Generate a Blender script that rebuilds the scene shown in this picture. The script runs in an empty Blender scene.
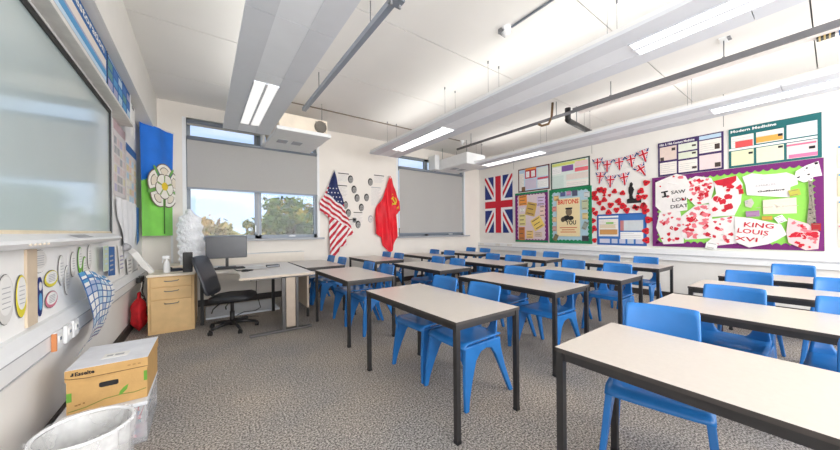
import bpy, bmesh, math, random
from mathutils import Vector, Matrix
PI = math.pi
rnd = random.Random(7)
COL = bpy.context.scene.collection

# ------------------------------------------------------------------ room and camera constants
H = 1.265; TH = 0.6257; F = 300.0; HY = 230.5; ROLL = -0.009
W, D, XL, XB, ZC, YB = 6.84, 6.36, -0.78, -0.59, 3.43, -3.2

def ray(u, v):
    a, b = u - 420, v - HY
    x = a*math.cos(ROLL) + b*math.sin(ROLL); y = -a*math.sin(ROLL) + b*math.cos(ROLL)
    l, z = x/F, -y/F
    return (l*math.cos(TH) + math.sin(TH), math.cos(TH) - l*math.sin(TH), z)
def meas(u, v, ax, val):            # a measured photo point on a known wall / floor plane, in metres
    r = ray(u, v); o = (0, 0, H); t = (val - o[ax])/r[ax]
    return (o[0]+t*r[0], o[1]+t*r[1], o[2]+t*r[2])
# wall-local 2D coordinates (right, up) used by everything pinned to a wall
def RW(u, v): p = meas(u, v, 0, W); return (-p[1], p[2])
def WW(u, v): p = meas(u, v, 1, D); return (p[0], p[2])
def LW(u, v): p = meas(u, v, 0, XL); return (p[1], p[2])
M_R = Matrix(((0,0,-1,W),(-1,0,0,0),(0,1,0,0),(0,0,0,1)))      # local x->-Y, y->Z, z->-X
M_W = Matrix(((1,0,0,0),(0,0,-1,D),(0,1,0,0),(0,0,0,1)))
M_L = Matrix(((0,0,1,XL),(1,0,0,0),(0,1,0,0),(0,0,0,1)))

# ------------------------------------------------------------------ materials
def lin(c):
    c = c/255.0
    return c/12.92 if c <= 0.04045 else ((c+0.055)/1.055)**2.4
def rgb(c): return (lin(c[0]), lin(c[1]), lin(c[2]), 1)
_m = {}
def mat(name, c, rough=0.6, metal=0.0, var=0.06, scale=12.0, bump=0.0, bscale=80.0, spec=0.5, trans=0.0, emit=0.0):
    if name in _m: return _m[name]
    m = bpy.data.materials.new(name); m.use_nodes = True
    nt = m.node_tree; b = nt.nodes['Principled BSDF']
    tc = nt.nodes.new('ShaderNodeTexCoord')
    n = nt.nodes.new('ShaderNodeTexNoise'); n.inputs['Scale'].default_value = scale; n.inputs['Detail'].default_value = 4
    nt.links.new(tc.outputs['Object'], n.inputs['Vector'])
    r = nt.nodes.new('ShaderNodeValToRGB')
    k = rgb(c)
    r.color_ramp.elements[0].position = 0.3; r.color_ramp.elements[1].position = 0.7
    r.color_ramp.elements[0].color = tuple(max(0, x*(1-var)) for x in k[:3]) + (1,)
    r.color_ramp.elements[1].color = tuple(min(1, x*(1+var)) for x in k[:3]) + (1,)
    nt.links.new(n.outputs['Fac'], r.inputs['Fac']); nt.links.new(r.outputs['Color'], b.inputs['Base Color'])
    b.inputs['Roughness'].default_value = rough; b.inputs['Metallic'].default_value = metal
    b.inputs['Specular IOR Level'].default_value = spec
    if emit:
        b.inputs['Emission Color'].default_value = (1, 0.985, 0.96, 1); b.inputs['Emission Strength'].default_value = emit
    if bump:
        n2 = nt.nodes.new('ShaderNodeTexNoise'); n2.inputs['Scale'].default_value = bscale
        nt.links.new(tc.outputs['Object'], n2.inputs['Vector'])
        bp = nt.nodes.new('ShaderNodeBump'); bp.inputs['Strength'].default_value = bump; bp.inputs['Distance'].default_value = 0.01
        nt.links.new(n2.outputs['Fac'], bp.inputs['Height']); nt.links.new(bp.outputs['Normal'], b.inputs['Normal'])
    if trans:
        tr = nt.nodes.new('ShaderNodeBsdfTranslucent'); tr.inputs['Color'].default_value = k
        mx = nt.nodes.new('ShaderNodeMixShader'); mx.inputs[0].default_value = trans
        out = nt.nodes['Material Output']
        nt.links.new(b.outputs[0], mx.inputs[1]); nt.links.new(tr.outputs[0], mx.inputs[2]); nt.links.new(mx.outputs[0], out.inputs[0])
    _m[name] = m
    return m
def flat(c, rough=0.7):
    return mat('print_%02x%02x%02x' % tuple(c), c, rough, var=0.03, scale=30)

WALL = mat('wall_paint', (234, 231, 226), 0.75, var=0.02, scale=3, bump=0.05, bscale=150)
WALLW = mat('window_wall_paint', (236, 230, 222), 0.75, var=0.02, scale=3, bump=0.05, bscale=150)
WHITE = mat('white_plastic', (236, 237, 238), 0.4, var=0.02)
CEIL = mat('ceiling_board', (240, 238, 235), 0.85, var=0.012, scale=2)
RAFT = mat('raft_grey', (220, 223, 230), 0.5, var=0.015, scale=6)
RAFTL = mat('raft_light_grey', (237, 240, 246), 0.45, var=0.015, scale=6)
DARK = mat('dark_frame_steel', (50, 49, 50), 0.45, metal=0.2, var=0.1)
EDGE = mat('dark_table_edging', (62, 57, 55), 0.5, var=0.1)
TOP = mat('table_laminate', (202, 194, 185), 0.3, var=0.025, scale=60)
BLUE = mat('blue_polypropylene', (44, 120, 194), 0.27, var=0.06, scale=8)
WOOD = mat('light_oak_laminate', (219, 184, 132), 0.5, var=0.07, scale=9)
BLACK = mat('black_plastic', (28, 28, 30), 0.45, var=0.15)
FABR = mat('black_fabric', (40, 41, 44), 0.6, var=0.2, scale=60, bump=0.2, bscale=300)
STEEL = mat('grey_steel', (128, 130, 134), 0.4, metal=0.5, var=0.06)
WFRAME = mat('window_frame_grey', (134, 142, 152), 0.45, metal=0.2, var=0.05)
DESKT = mat('desk_top', (226, 219, 210), 0.4, var=0.03, scale=20)
SILL = mat('sill_board', (168, 170, 176), 0.5, var=0.04)
SKIRT = mat('dark_skirting', (58, 52, 50), 0.6, var=0.1)
PAPER = mat('white_paper', (240, 239, 236), 0.75, var=0.02)
BLINDM = mat('blind_fabric', (184, 181, 178), 0.85, var=0.02, scale=40, trans=0.12)
CREAM = mat('cream_casing', (238, 226, 208), 0.6, var=0.06, scale=6)
RED = flat((205, 22, 40)); NAVY = flat((28, 44, 110)); PW = flat((242, 242, 240)); INK = flat((30, 28, 30))
LITE = mat('lamp_diffuser', (255, 253, 248), 0.4, emit=2.4)
CARD = mat('brown_card', (200, 160, 102), 0.8, var=0.06, scale=14, bump=0.1)

def carpet_mat():
    m = bpy.data.materials.new('carpet'); m.use_nodes = True; nt = m.node_tree; b = nt.nodes['Principled BSDF']
    tc = nt.nodes.new('ShaderNodeTexCoord')
    a = nt.nodes.new('ShaderNodeTexNoise'); a.inputs['Scale'].default_value = 88; a.inputs['Detail'].default_value = 5; a.inputs['Roughness'].default_value = 0.75
    c = nt.nodes.new('ShaderNodeTexNoise'); c.inputs['Scale'].default_value = 1.1; c.inputs['Detail'].default_value = 5
    for n in (a, c): nt.links.new(tc.outputs['Object'], n.inputs['Vector'])
    r = nt.nodes.new('ShaderNodeValToRGB'); e = r.color_ramp.elements
    e[0].position = .39; e[0].color = rgb((80, 75, 72)); e[1].position = .61; e[1].color = rgb((226, 219, 211))
    x = r.color_ramp.elements.new(.5); x.color = rgb((160, 154, 149))
    nt.links.new(a.outputs['Fac'], r.inputs['Fac'])
    r2 = nt.nodes.new('ShaderNodeValToRGB'); e = r2.color_ramp.elements
    e[0].position = .35; e[0].color = (.82, .84, .87, 1); e[1].position = .62; e[1].color = (1.06, 1.01, .95, 1)
    nt.links.new(c.outputs['Fac'], r2.inputs['Fac'])
    mx = nt.nodes.new('ShaderNodeMix'); mx.data_type = 'RGBA'; mx.blend_type = 'MULTIPLY'; mx.inputs[0].default_value = 1
    nt.links.new(r.outputs[0], mx.inputs[6]); nt.links.new(r2.outputs[0], mx.inputs[7]); nt.links.new(mx.outputs[2], b.inputs['Base Color'])
    b.inputs['Roughness'].default_value = 0.95; b.inputs['Specular IOR Level'].default_value = 0.1
    bp = nt.nodes.new('ShaderNodeBump'); bp.inputs['Strength'].default_value = .5; bp.inputs['Distance'].default_value = .01
    nt.links.new(a.outputs['Fac'], bp.inputs['Height']); nt.links.new(bp.outputs[0], b.inputs['Normal'])
    return m
CARPET = carpet_mat()
def glass_mat(name, tint=(1,1,1,1), gl=0.06, rough=0.02, alpha_col=None):
    m = bpy.data.materials.new(name); m.use_nodes = True; nt = m.node_tree; nt.nodes.remove(nt.nodes['Principled BSDF'])
    t = nt.nodes.new('ShaderNodeBsdfTransparent'); t.inputs[0].default_value = tint
    g = nt.nodes.new('ShaderNodeBsdfGlossy'); g.inputs['Roughness'].default_value = rough
    mx = nt.nodes.new('ShaderNodeMixShader'); mx.inputs[0].default_value = gl
    nt.links.new(t.outputs[0], mx.inputs[1]); nt.links.new(g.outputs[0], mx.inputs[2]); nt.links.new(mx.outputs[0], nt.nodes['Material Output'].inputs[0])
    return m
GLASS = glass_mat('window_glass', gl=.015)
def film_mat(name, c, alpha, bs=.5):
    m = bpy.data.materials.new(name); m.use_nodes = True; nt = m.node_tree; b = nt.nodes['Principled BSDF']
    tc = nt.nodes.new('ShaderNodeTexCoord'); n = nt.nodes.new('ShaderNodeTexNoise'); n.inputs['Scale'].default_value = 7; n.inputs['Detail'].default_value = 3
    nt.links.new(tc.outputs['Object'], n.inputs['Vector'])
    mr = nt.nodes.new('ShaderNodeMapRange'); mr.inputs[1].default_value = .35; mr.inputs[2].default_value = .65
    mr.inputs[3].default_value = alpha[0]; mr.inputs[4].default_value = alpha[1]
    nt.links.new(n.outputs['Fac'], mr.inputs[0]); nt.links.new(mr.outputs[0], b.inputs['Alpha'])
    b.inputs['Base Color'].default_value = rgb(c); b.inputs['Roughness'].default_value = .25
    bp = nt.nodes.new('ShaderNodeBump'); bp.inputs['Strength'].default_value = bs; bp.inputs['Distance'].default_value = .02
    nt.links.new(n.outputs['Fac'], bp.inputs['Height']); nt.links.new(bp.outputs[0], b.inputs['Normal'])
    return m
FILM = film_mat('clear_bin_liner', (250, 250, 252), (.1, .5), .2)
CRATEP = film_mat('clear_crate_plastic', (232, 234, 238), (.18, .4))

# ------------------------------------------------------------------ mesh building
class MB:
    def __init__(s): s.v = []; s.f = []; s.mi = []; s.ms = []; s.smooth = []
    def m(s, material):
        if material not in s.ms: s.ms.append(material)
        return s.ms.index(material)
    def add(s, vs, fs, material, smooth=False):
        o = len(s.v); k = s.m(material); s.v += [tuple(v) for v in vs]
        for f in fs: s.f.append(tuple(i+o for i in f)); s.mi.append(k); s.smooth.append(smooth)
        return s
    def box(s, c, size, material, M=None):
        x, y, z = (k/2 for k in size); vs = []
        for a in (-1, 1):
            for b in (-1, 1):
                for g in (-1, 1): 
                    p = Vector((a*x, b*y, g*z))
                    if M: p = M @ p
                    vs.append((c[0]+p[0], c[1]+p[1], c[2]+p[2]))
        return s.add(vs, [(0,1,3,2),(4,6,7,5),(0,4,5,1),(2,3,7,6),(0,2,6,4),(1,5,7,3)], material)
    def bx(s, x0, x1, y0, y1, z0, z1, material):
        return s.box(((x0+x1)/2, (y0+y1)/2, (z0+z1)/2), (x1-x0, y1-y0, z1-z0), material)
    def bev(s, x0, x1, y0, y1, z0, z1, material, r=.01, seg=2):     # rounded box
        bm = bmesh.new(); bmesh.ops.create_cube(bm, size=1)
        for v in bm.verts: v.co = Vector(((x0+x1)/2+v.co.x*(x1-x0), (y0+y1)/2+v.co.y*(y1-y0), (z0+z1)/2+v.co.z*(z1-z0)))
        bmesh.ops.bevel(bm, geom=bm.edges[:], offset=r, segments=seg, affect='EDGES', profile=.5)
        bm.verts.index_update(); s.add([v.co[:] for v in bm.verts], [[v.index for v in f.verts] for f in bm.faces], material); bm.free(); return s
    def poly(s, pts, z0, z1, material, M=None):      # polygon in xy extruded z0..z1 (z1 = front)
        n = len(pts); area = sum(pts[i][0]*pts[(i+1)%n][1]-pts[(i+1)%n][0]*pts[i][1] for i in range(n))
        if area < 0: pts = pts[::-1]
        vs = [(p[0], p[1], z0) for p in pts] + [(p[0], p[1], z1) for p in pts]
        if M: vs = [tuple(M @ Vector(v)) for v in vs]
        fs = [tuple(range(n, 2*n)), tuple(range(n-1, -1, -1))] + [(i, (i+1)%n, (i+1)%n+n, i+n) for i in range(n)]
        return s.add(vs, fs, material)
    def rect(s, x0, x1, y0, y1, z0, z1, material): return s.poly([(x0,y0),(x1,y0),(x1,y1),(x0,y1)], z0, z1, material)
    def tube(s, pts, r, material, n=8, caps=True, smooth=True):
        pts = [Vector(p) for p in pts]; rs = r if isinstance(r, (list, tuple)) else [r]*len(pts)
        vs = []; up0 = None
        for i, p in enumerate(pts):
            t = (pts[min(i+1, len(pts)-1)]-pts[max(i-1, 0)]).normalized()
            up = Vector((0,0,1)) if abs(t.z) < .95 else Vector((0,1,0))
            a = t.cross(up).normalized(); b = a.cross(t).normalized()
            if up0 is not None and a.dot(up0) < 0: a = -a; b = -b
            up0 = a
            for k in range(n):
                an = 2*PI*k/n; vs.append(tuple(p + a*math.cos(an)*rs[i] + b*math.sin(an)*rs[i]))
        fs = [(i*n+k, i*n+(k+1)%n, (i+1)*n+(k+1)%n, (i+1)*n+k) for i in range(len(pts)-1) for k in range(n)]
        if caps: fs += [tuple(range(n-1, -1, -1)), tuple(range((len(pts)-1)*n, len(pts)*n))]
        return s.add(vs, fs, material, smooth)
    def sweep(s, pts, sizes, material, side=Vector((0,1,0))):   # rectangular section: w perpendicular to path, t along side
        pts = [Vector(p) for p in pts]; vs = []
        for i, p in enumerate(pts):
            t = (pts[min(i+1, len(pts)-1)]-pts[max(i-1, 0)]).normalized()
            a = side.cross(t).normalized(); w, th = sizes[i]
            for (q, e) in ((-1,-1),(1,-1),(1,1),(-1,1)): vs.append(tuple(p + a*q*w/2 + side*e*th/2))
        n = 4; L = len(pts)
        fs = [(i*n+k, i*n+(k+1)%n, (i+1)*n+(k+1)%n, (i+1)*n+k) for i in range(L-1) for k in range(n)] + [(3,2,1,0), tuple(range((L-1)*n, L*n))]
        return s.add(vs, fs, material)
    def lathe(s, prof, material, c=(0,0,0), n=24, smooth=True, axis='z'):
        vs = []
        for (r, z) in prof:
            for k in range(n):
                a = 2*PI*k/n
                p = (r*math.cos(a), r*math.sin(a), z)
                if axis == 'y': p = (p[0], p[2], p[1])
                if axis == 'x': p = (p[2], p[0], p[1])
                vs.append((c[0]+p[0], c[1]+p[1], c[2]+p[2]))
        fs = [(i*n+k, i*n+(k+1)%n, (i+1)*n+(k+1)%n, (i+1)*n+k) for i in range(len(prof)-1) for k in range(n)]
        return s.add(vs, fs, material, smooth)
    def disc(s, cx, cy, r, z0, z1, material, ry=None, n=20):
        ry = ry or r
        return s.poly([(cx+r*math.cos(2*PI*k/n), cy+ry*math.sin(2*PI*k/n)) for k in range(n)], z0, z1, material)
    def grid(s, fn, nu, nv, material, smooth=True, matfn=None, keep=None):
        vs = [fn(i/nu, j/nv) for j in range(nv+1) for i in range(nu+1)]
        o = len(s.v); s.v += [tuple(v) for v in vs]; k = s.m(material)
        for j in range(nv):
            for i in range(nu):
                uc, vc = (i+.5)/nu, (j+.5)/nv
                if keep and not keep(uc, vc): continue
                s.f.append((o+j*(nu+1)+i, o+j*(nu+1)+i+1, o+(j+1)*(nu+1)+i+1, o+(j+1)*(nu+1)+i))
                s.mi.append(s.m(matfn(uc, vc)) if matfn else k); s.smooth.append(smooth)
        return s
    def build(s, name, parent=None, mods=None, normals=False):
        me = bpy.data.meshes.new(name); me.from_pydata(s.v, [], s.f)
        for m in s.ms: me.materials.append(m)
        me.polygons.foreach_set('material_index', s.mi); me.polygons.foreach_set('use_smooth', s.smooth)
        if normals:
            bm = bmesh.new(); bm.from_mesh(me); bmesh.ops.remove_doubles(bm, verts=bm.verts, dist=1e-5); bmesh.ops.recalc_face_normals(bm, faces=bm.faces); bm.to_mesh(me); bm.free()
        me.update()
        o = bpy.data.objects.new(name, me); COL.objects.link(o)
        if parent: o.parent = parent
        return o
def solid(o, t, off=0): m = o.modifiers.new('solid', 'SOLIDIFY'); m.thickness = t; m.offset = off; return o
def bevel(o, w, seg=2): m = o.modifiers.new('bevel', 'BEVEL'); m.width = w; m.segments = seg; m.limit_method = 'ANGLE'; return o
def tag(o, label=None, cat=None, group=None, kind=None):
    if label: o['label'] = label
    if cat: o['category'] = cat
    if group: o['group'] = group
    if kind: o['kind'] = kind
    return o
def thing(name, label, cat, loc=(0,0,0), rz=0, group=None, M=None):
    o = bpy.data.objects.new(name, None); COL.objects.link(o); o.empty_display_size = .1
    if M is not None: o.matrix_world = M @ Matrix.Translation(loc)
    else: o.location = loc; o.rotation_euler = (0, 0, rz)
    return tag(o, label, cat, group)
def struct(o): o['kind'] = 'structure'; return o
def copy_tree(o, parent=None):
    c = o.copy(); COL.objects.link(c)
    if parent: c.parent = parent
    for ch in [x for x in COL.objects if x.parent == o]: copy_tree(ch, c)
    return c
_fonts = {}
def text_poly(body, size, shear=0, weight=0.0):
    cu = bpy.data.curves.new('t', 'FONT'); cu.body = body; cu.size = size; cu.align_x = 'CENTER'; cu.align_y = 'CENTER'; cu.shear = shear; cu.offset = weight; cu.resolution_u = 2
    o = bpy.data.objects.new('t', cu); COL.objects.link(o)
    bpy.context.view_layer.update()
    dg = bpy.context.evaluated_depsgraph_get(); me = bpy.data.meshes.new_from_object(o.evaluated_get(dg))
    vs = [v.co[:] for v in me.vertices]; fs = [tuple(p.vertices) for p in me.polygons]
    bpy.data.objects.remove(o); bpy.data.curves.remove(cu); bpy.data.meshes.remove(me)
    return vs, fs
def text(mb, body, cx, cy, z, size, material, width=None, rot=0, weight=0.0, hscale=1):
    vs, fs = text_poly(body, size, weight=weight)
    if not vs: return mb
    sx = 1
    if width:
        w = max(v[0] for v in vs)-min(v[0] for v in vs); sx = width/w
    c, s_ = math.cos(rot), math.sin(rot)
    out = [(cx + v[0]*sx*c - v[1]*hscale*s_, cy + v[0]*sx*s_ + v[1]*hscale*c, z) for v in vs]
    return mb.add(out, fs, material)

# ------------------------------------------------------------------ room shell
struct(MB().bx(XL-.2, W+.2, YB-.2, D+.2, -.1, 0, CARPET).build('floor'))
# ceiling: boards with narrow joints under a slab
c = MB(); GAPM = mat('ceiling_gap', (120, 118, 116), .8)
js = [0.13+1.29*k for k in range(-3, 5)]; ys = [YB] + [y for y in js if y > YB] + [D]
for i in range(len(ys)-1):
    c.bx(XL, W, ys[i]+.006, ys[i+1]-.006, ZC, ZC+.02, CEIL)
c.bx(XL-.2, W+.2, YB-.2, D+.2, ZC+.03, ZC+.15, GAPM)
struct(c.build('ceiling'))
struct(MB().bx(W, W+.2, YB-.2, D+.3, 0, ZC+.1, WALL).build('wall_right'))
struct(MB().bx(XL-.2, XL, YB-.2, D+.3, 0, ZC+.1, mat('left_wall_paint', (247, 246, 244), .7, var=.015, scale=3)).build('wall_left'))
struct(MB().bx(XL, W, YB-.2, YB, 0, ZC+.1, WALL).build('wall_back'))
struct(MB().bx(XL+.001, XB, YB, D-.001, 2.85, ZC-.001, WALL).build('trim_1'))     # boxed-in soffit along the left wall
W1 = (-.23, 1.95, 1.14, 3.2); W2 = (3.93, 6.2, 1.12, 3.16)
w = MB()
for x0, x1, z0, z1 in ((XL, W1[0], 0, ZC), (W1[1], W2[0], 0, ZC), (W2[1], W, 0, ZC), (W1[0], W1[1], 0, W1[2]), (W1[0], W1[1], W1[3], ZC), (W2[0], W2[1], 0, W2[2]), (W2[0], W2[1], W2[3], ZC)):
    w.bx(x0, x1, D, D+.3, z0, z1, WALLW)
struct(w.build('wall_far'))
struct(MB().bx(W-.02, W-.001, YB, D-.001, 0.001, .11, SKIRT).build('baseboard_right'))
struct(MB().bx(XL+.001, XL+.02, YB, D-.001, 0.001, .11, SKIRT).build('baseboard_left'))
struct(MB().bx(XL+.02, W-.02, D-.02, D-.001, 0.001, .11, SKIRT).build('baseboard_far'))

def window(n, w, mull, label):
    x0, x1, z0, z1 = w; y = D+.06
    r = thing('window_%d' % n, label, 'window', (x0, D, z0)); struct(r)
    def L(*a): return (a[0]-x0, a[1]-x0, a[2]-D, a[3]-D, a[4]-z0, a[5]-z0)
    f = MB()
    for a in ((x0, x0+.06, z0, z1), (x1-.06, x1, z0, z1), (x0, x1, z0, z0+.07), (x0, x1, z1-.05, z1), (mull-.055, mull+.055, z0, z1), (x0, x1, 2.80, 2.87)):
        f.bx(*L(a[0], a[1], y, y+.06, a[2], a[3]), WFRAME)
    f.bx(*L(mull-.012, mull+.012, y-.012, y, z0+.05, z1-.05), STEEL)
    for hx in (mull-.05, x1-.5): f.bx(*L(hx-.01, hx+.01, y-.04, y, z0+.12, z0+.25) if hx < mull else L(hx-.06, hx+.06, y-.035, y, z0+.03, z0+.05), WHITE)
    f.build('window_frame', r)
    for a, b in ((x0+.06, mull-.055), (mull+.055, x1-.06)):
        for q0, q1 in ((z0+.07, 2.80), (2.87, z1-.05)):
            MB().bx(*L(a-.005, b+.005, y+.028, y+.034, q0-.005, q1+.005), GLASS).build('pane', r)
    MB().bx(*L(x0-.08, x1+.1, D-.13, D+.06, z0-.035, z0), SILL).build('window_sill', r)
    rv = MB()
    for a in ((x0-.002, x0+.008), (x1-.008, x1+.002)): rv.bx(*L(a[0], a[1], D-.005, y, z0, z1), WHITE)
    for a in ((x0-.045, x0-.002), (x1+.002, x1+.04)): rv.bx(*L(a[0], a[1], D-.008, D-.001, z0, z1), WHITE)
    rv.build('window_reveal', r)
window(1, W1, .85, 'wide grey-framed window nearest the whiteboard, blind half lowered')
window(2, W2, 4.85, 'grey-framed window near the right corner, blind almost fully lowered')
def blind(x0, x1, ztop, zbot, label, extra=None):
    r = thing('roller_blind', label, 'blind', (x0, D-.03, zbot))
    MB().tube([(0, 0, ztop-zbot+.03), (x1-x0, 0, ztop-zbot+.03)], .035, WFRAME, 12).build('cassette', r)
    MB().grid(lambda u, v: (u*(x1-x0), -.0+.004*math.sin(u*9), v*(ztop-zbot+.03)), 24, 2, BLINDM).build('blind_fabric', r)
    MB().bx(-.005, x1-x0+.005, -.012, .012, -.02, .01, WFRAME).build('bottom_bar', r)
    return r
blind(W1[0]+.02, W1[1]-.02, 2.83, 2.02, 'grey roller blind half lowered over the left window')
blind(W2[0]+.02, W2[1]-.1, 2.81, 1.2, 'grey roller blind lowered almost to the sill of the right-hand window')
r = thing('rolled_blind', 'rolled-up grey blind at the very top of the left window', 'blind', (W1[0]+.02, D-.03, W1[3]-.07))
MB().tube([(0, 0, 0), (W1[1]-W1[0]-.04, 0, 0)], .035, WFRAME, 12).build('roller', r)
MB().bx(0, W1[1]-W1[0]-.04, -.015, .015, -.06, -.03, BLINDM).build('bottom_bar', r)

# ------------------------------------------------------------------ outside
def leafy(name, crown, trunk_h, cols, label, cat, loc, n=900, leaf=.22, group=None, bare=False):
    r = thing(name, label, cat, loc, group=group)
    cx, cy, cz, rx, ry, rz_ = crown
    br = MB()
    br.tube([(0,0,0), (0.05,0,cz*.5), (0,0,cz)], [.16, .11, .05], mat('bark', (96, 80, 66), .9), 7)
    for k in range(14):
        a = rnd.uniform(0, 2*PI); e = rnd.uniform(.2, 1.2); L = rnd.uniform(.6, .95)
        p1 = (rx*L*math.cos(a)*math.cos(e), ry*L*math.sin(a)*math.cos(e), cz + rz_*L*math.sin(e)*rnd.choice((1, .5, -.2)))
        br.tube([(0, 0, cz*rnd.uniform(.4, .9)), (p1[0]*.5, p1[1]*.5, (cz+p1[2])*.48), p1], [.06, .035, .012], mat('bark', (96, 80, 66)), 5)
    br.build('trunk', r)
    ms = [mat('leaf_%d_%d_%d' % k, k, .8, var=.25, scale=3) for k in cols]
    lf = MB(); clumps = []
    for k in range(26):
        d = Vector((rnd.gauss(0,1), rnd.gauss(0,1), rnd.gauss(0,1))).normalized()*rnd.uniform(.3, .85); clumps.append(d)
    for k in range(n):
        cl = rnd.choice(clumps); d = cl + Vector((rnd.gauss(0,1), rnd.gauss(0,1), rnd.gauss(0,1)))*.13
        p = Vector((d.x*rx, d.y*ry, cz + d.z*rz_)); s_ = leaf*rnd.uniform(.5, 1.2)
        if p.z < .15: continue
        a = Vector((rnd.gauss(0,1), rnd.gauss(0,1), rnd.gauss(0,1))).normalized(); b = a.orthogonal().normalized()
        q = b*s_; w_ = a.cross(b)*s_*.6
        lf.add([p-q, p+w_, p+q, p-w_], [(0,1,2,3)], ms[(clumps.index(cl)+(k % 3 == 0)) % len(ms)])
    lf.build('foliage', r)
GR = mat('field_grass', (142, 150, 84), .95, var=.2, scale=.5)
struct(MB().bx(-90, 130, D+.35, 170, -.4, -.3, GR).build('ground_outside'))
def outside(u, v, Y): p = meas(u, v, 1, Y); return p
YEL = [(196, 168, 40), (130, 134, 34), (176, 130, 44), (88, 100, 28)]
GRN = [(76, 106, 28), (112, 132, 34), (184, 160, 44), (50, 74, 24)]
p = outside(289, 230, 15); leafy('garden_tree', (0,0,2.0,1.45,1.1,1.35), 1, GRN, 'leafy green and yellow tree outside the right pane of the left window', 'tree', (p[0], 15, -.3), 2600, .15)
p = outside(270, 230, 17); leafy('garden_tree', (0,0,1.5,1.4,1.0,1.1), 1, YEL, 'low yellow-green tree beyond the window mullion', 'tree', (p[0], 17, -.3), 1500, .16)
p = outside(309, 230, 19); leafy('garden_tree', (0,0,1.9,1.0,1.0,1.4), 1, YEL, 'tall thin tree at the right edge of the left window', 'tree', (p[0], 19, -.3), 800, .16)
p = outside(213, 230, 14); leafy('garden_tree', (0,0,1.5,.75,.65,.85), 1, [(190,150,90), (160,146,80), (200,170,110)], 'sparse autumn tree outside the left pane behind the monitor', 'tree', (p[0], 14, -.3), 700, .13)
p = outside(203, 230, 16); leafy('garden_tree', (0,0,1.1,.8,.7,.8), 1, [(206,160,90), (170,140,80)], 'orange-brown bush outside behind the white crumpled sheets', 'tree', (p[0], 16, -.3), 700, .13)
p = outside(247, 230, 30); leafy('garden_tree', (0,0,2.25,.4,.4,.4), 1, [(110,120,60), (140,140,70)], 'small round-headed tree far off in the field', 'tree', (p[0], 30, -.3), 250, .2)
hd = MB()
HG = [mat('hedge_a', (112, 116, 70), .95, var=.3, scale=1.2), mat('hedge_b', (160, 150, 88), .95, var=.3, scale=1.2)]
hd.grid(lambda u, v: (-45+u*120, 46+math.sin(u*40)*.6, -.3 + v*(2.0+.35*math.sin(u*57)+.25*math.sin(u*131+1)+.15*math.sin(u*333))), 300, 5, HG[0], matfn=lambda a, b: HG[int(a*300*.31) % 2])
hd.grid(lambda u, v: (-45+u*120, 46+v*3, 1.7+.35*math.sin(u*57)+.25*math.sin(u*131+1)+.15*math.sin(u*333)), 300, 1, HG[0])
tag(hd.build('field_hedge'), 'long low hedge across the far side of the field', 'hedge')

# ------------------------------------------------------------------ ceiling rafts with lamps
FILLGL = mat('added_fill_glow', (255, 250, 240), .4, emit=2.3)  # glow added only to brighten the ceiling
def raft(x0, x1, y1, lamps, wires, label, lit=LITE):
    r = thing('ceiling_raft', label, 'ceiling light', (x0, YB+.3, 2.85), group='suspended lighting rafts')
    w_ = x1-x0; L = y1-YB-.3; a, b = w_*.30, w_*.68
    p = MB(); seg = [YB+.3] + [y for y in (-1.7, .35, 2.4, 3.35)] + [y1]
    for i in range(len(seg)-1):
        s0, s1 = seg[i]-YB-.3+.003, seg[i+1]-YB-.3-.003
        for q0, q1, m_, z in ((0, a, RAFT, 0), (a-.004, b+.004, RAFTL, .004), (b, w_, RAFT, 0)):
            p.bx(q0, q1, s0, s1, z, z+.03, m_)
    p.bx(.01, w_-.01, .01, L-.01, .03, .07, WHITE)
    p.build('panel', r)
    MB().bx(.2, w_-.2, .3, L-.3, .071, .08, FILLGL).build('added_fill_strip', r)  # added glowing strip on the raft top, lifts the ceiling brightness
    for y0, y2 in lamps:
        f = MB(); l0, l1 = y0-YB-.3, y2-YB-.3
        for q in ((a-.005, a+.004), ((a+b)/2-.013, (a+b)/2+.013), (b-.004, b+.005)): f.bx(q[0], q[1], l0, l1, -.012, .02, RAFT)
        fr = f.build('lamp_frame', r)
        for q in ((a+.004, (a+b)/2-.013), ((a+b)/2+.013, b-.004)):
            MB().bx(q[0], q[1], l0+.01, l1-.01, -.006, .01, lit).build('diffuser', fr)
    for (dx, y) in wires:
        t = MB(); yy = y-YB-.3
        t.tube([(dx, yy, .07), (dx, yy, ZC-2.85)], .002, STEEL, 5); t.lathe([(.0, ZC-2.85-.03), (.009, ZC-2.85-.03), (.009, ZC-2.85)], STEEL, (dx, yy, 0), 8)
        t.build('suspension_wire', r)
    return r
wr = [(a, y) for y in (-1.2, 1.2, 2.6, 3.45, 5.2) for a in (.2, .41)]
raft(.25, .89, 5.45, [(3.55, 5.04), (-.46, 1.04)], wr, 'grey lighting raft nearest the whiteboard, running toward the left window', mat('dim_lamp_diffuser', (240, 240, 240), .4, emit=.75))
raft(2.78, 3.44, 5.6, [(3.53, 5.05), (-.46, 1.04)], wr, 'grey lighting raft hung on thin wires down the middle of the room')
raft(5.3, 5.98, 5.5, [(3.5, 5.06), (-.46, .98)], wr, 'narrow-looking grey lighting raft closest to the poster wall')

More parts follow.
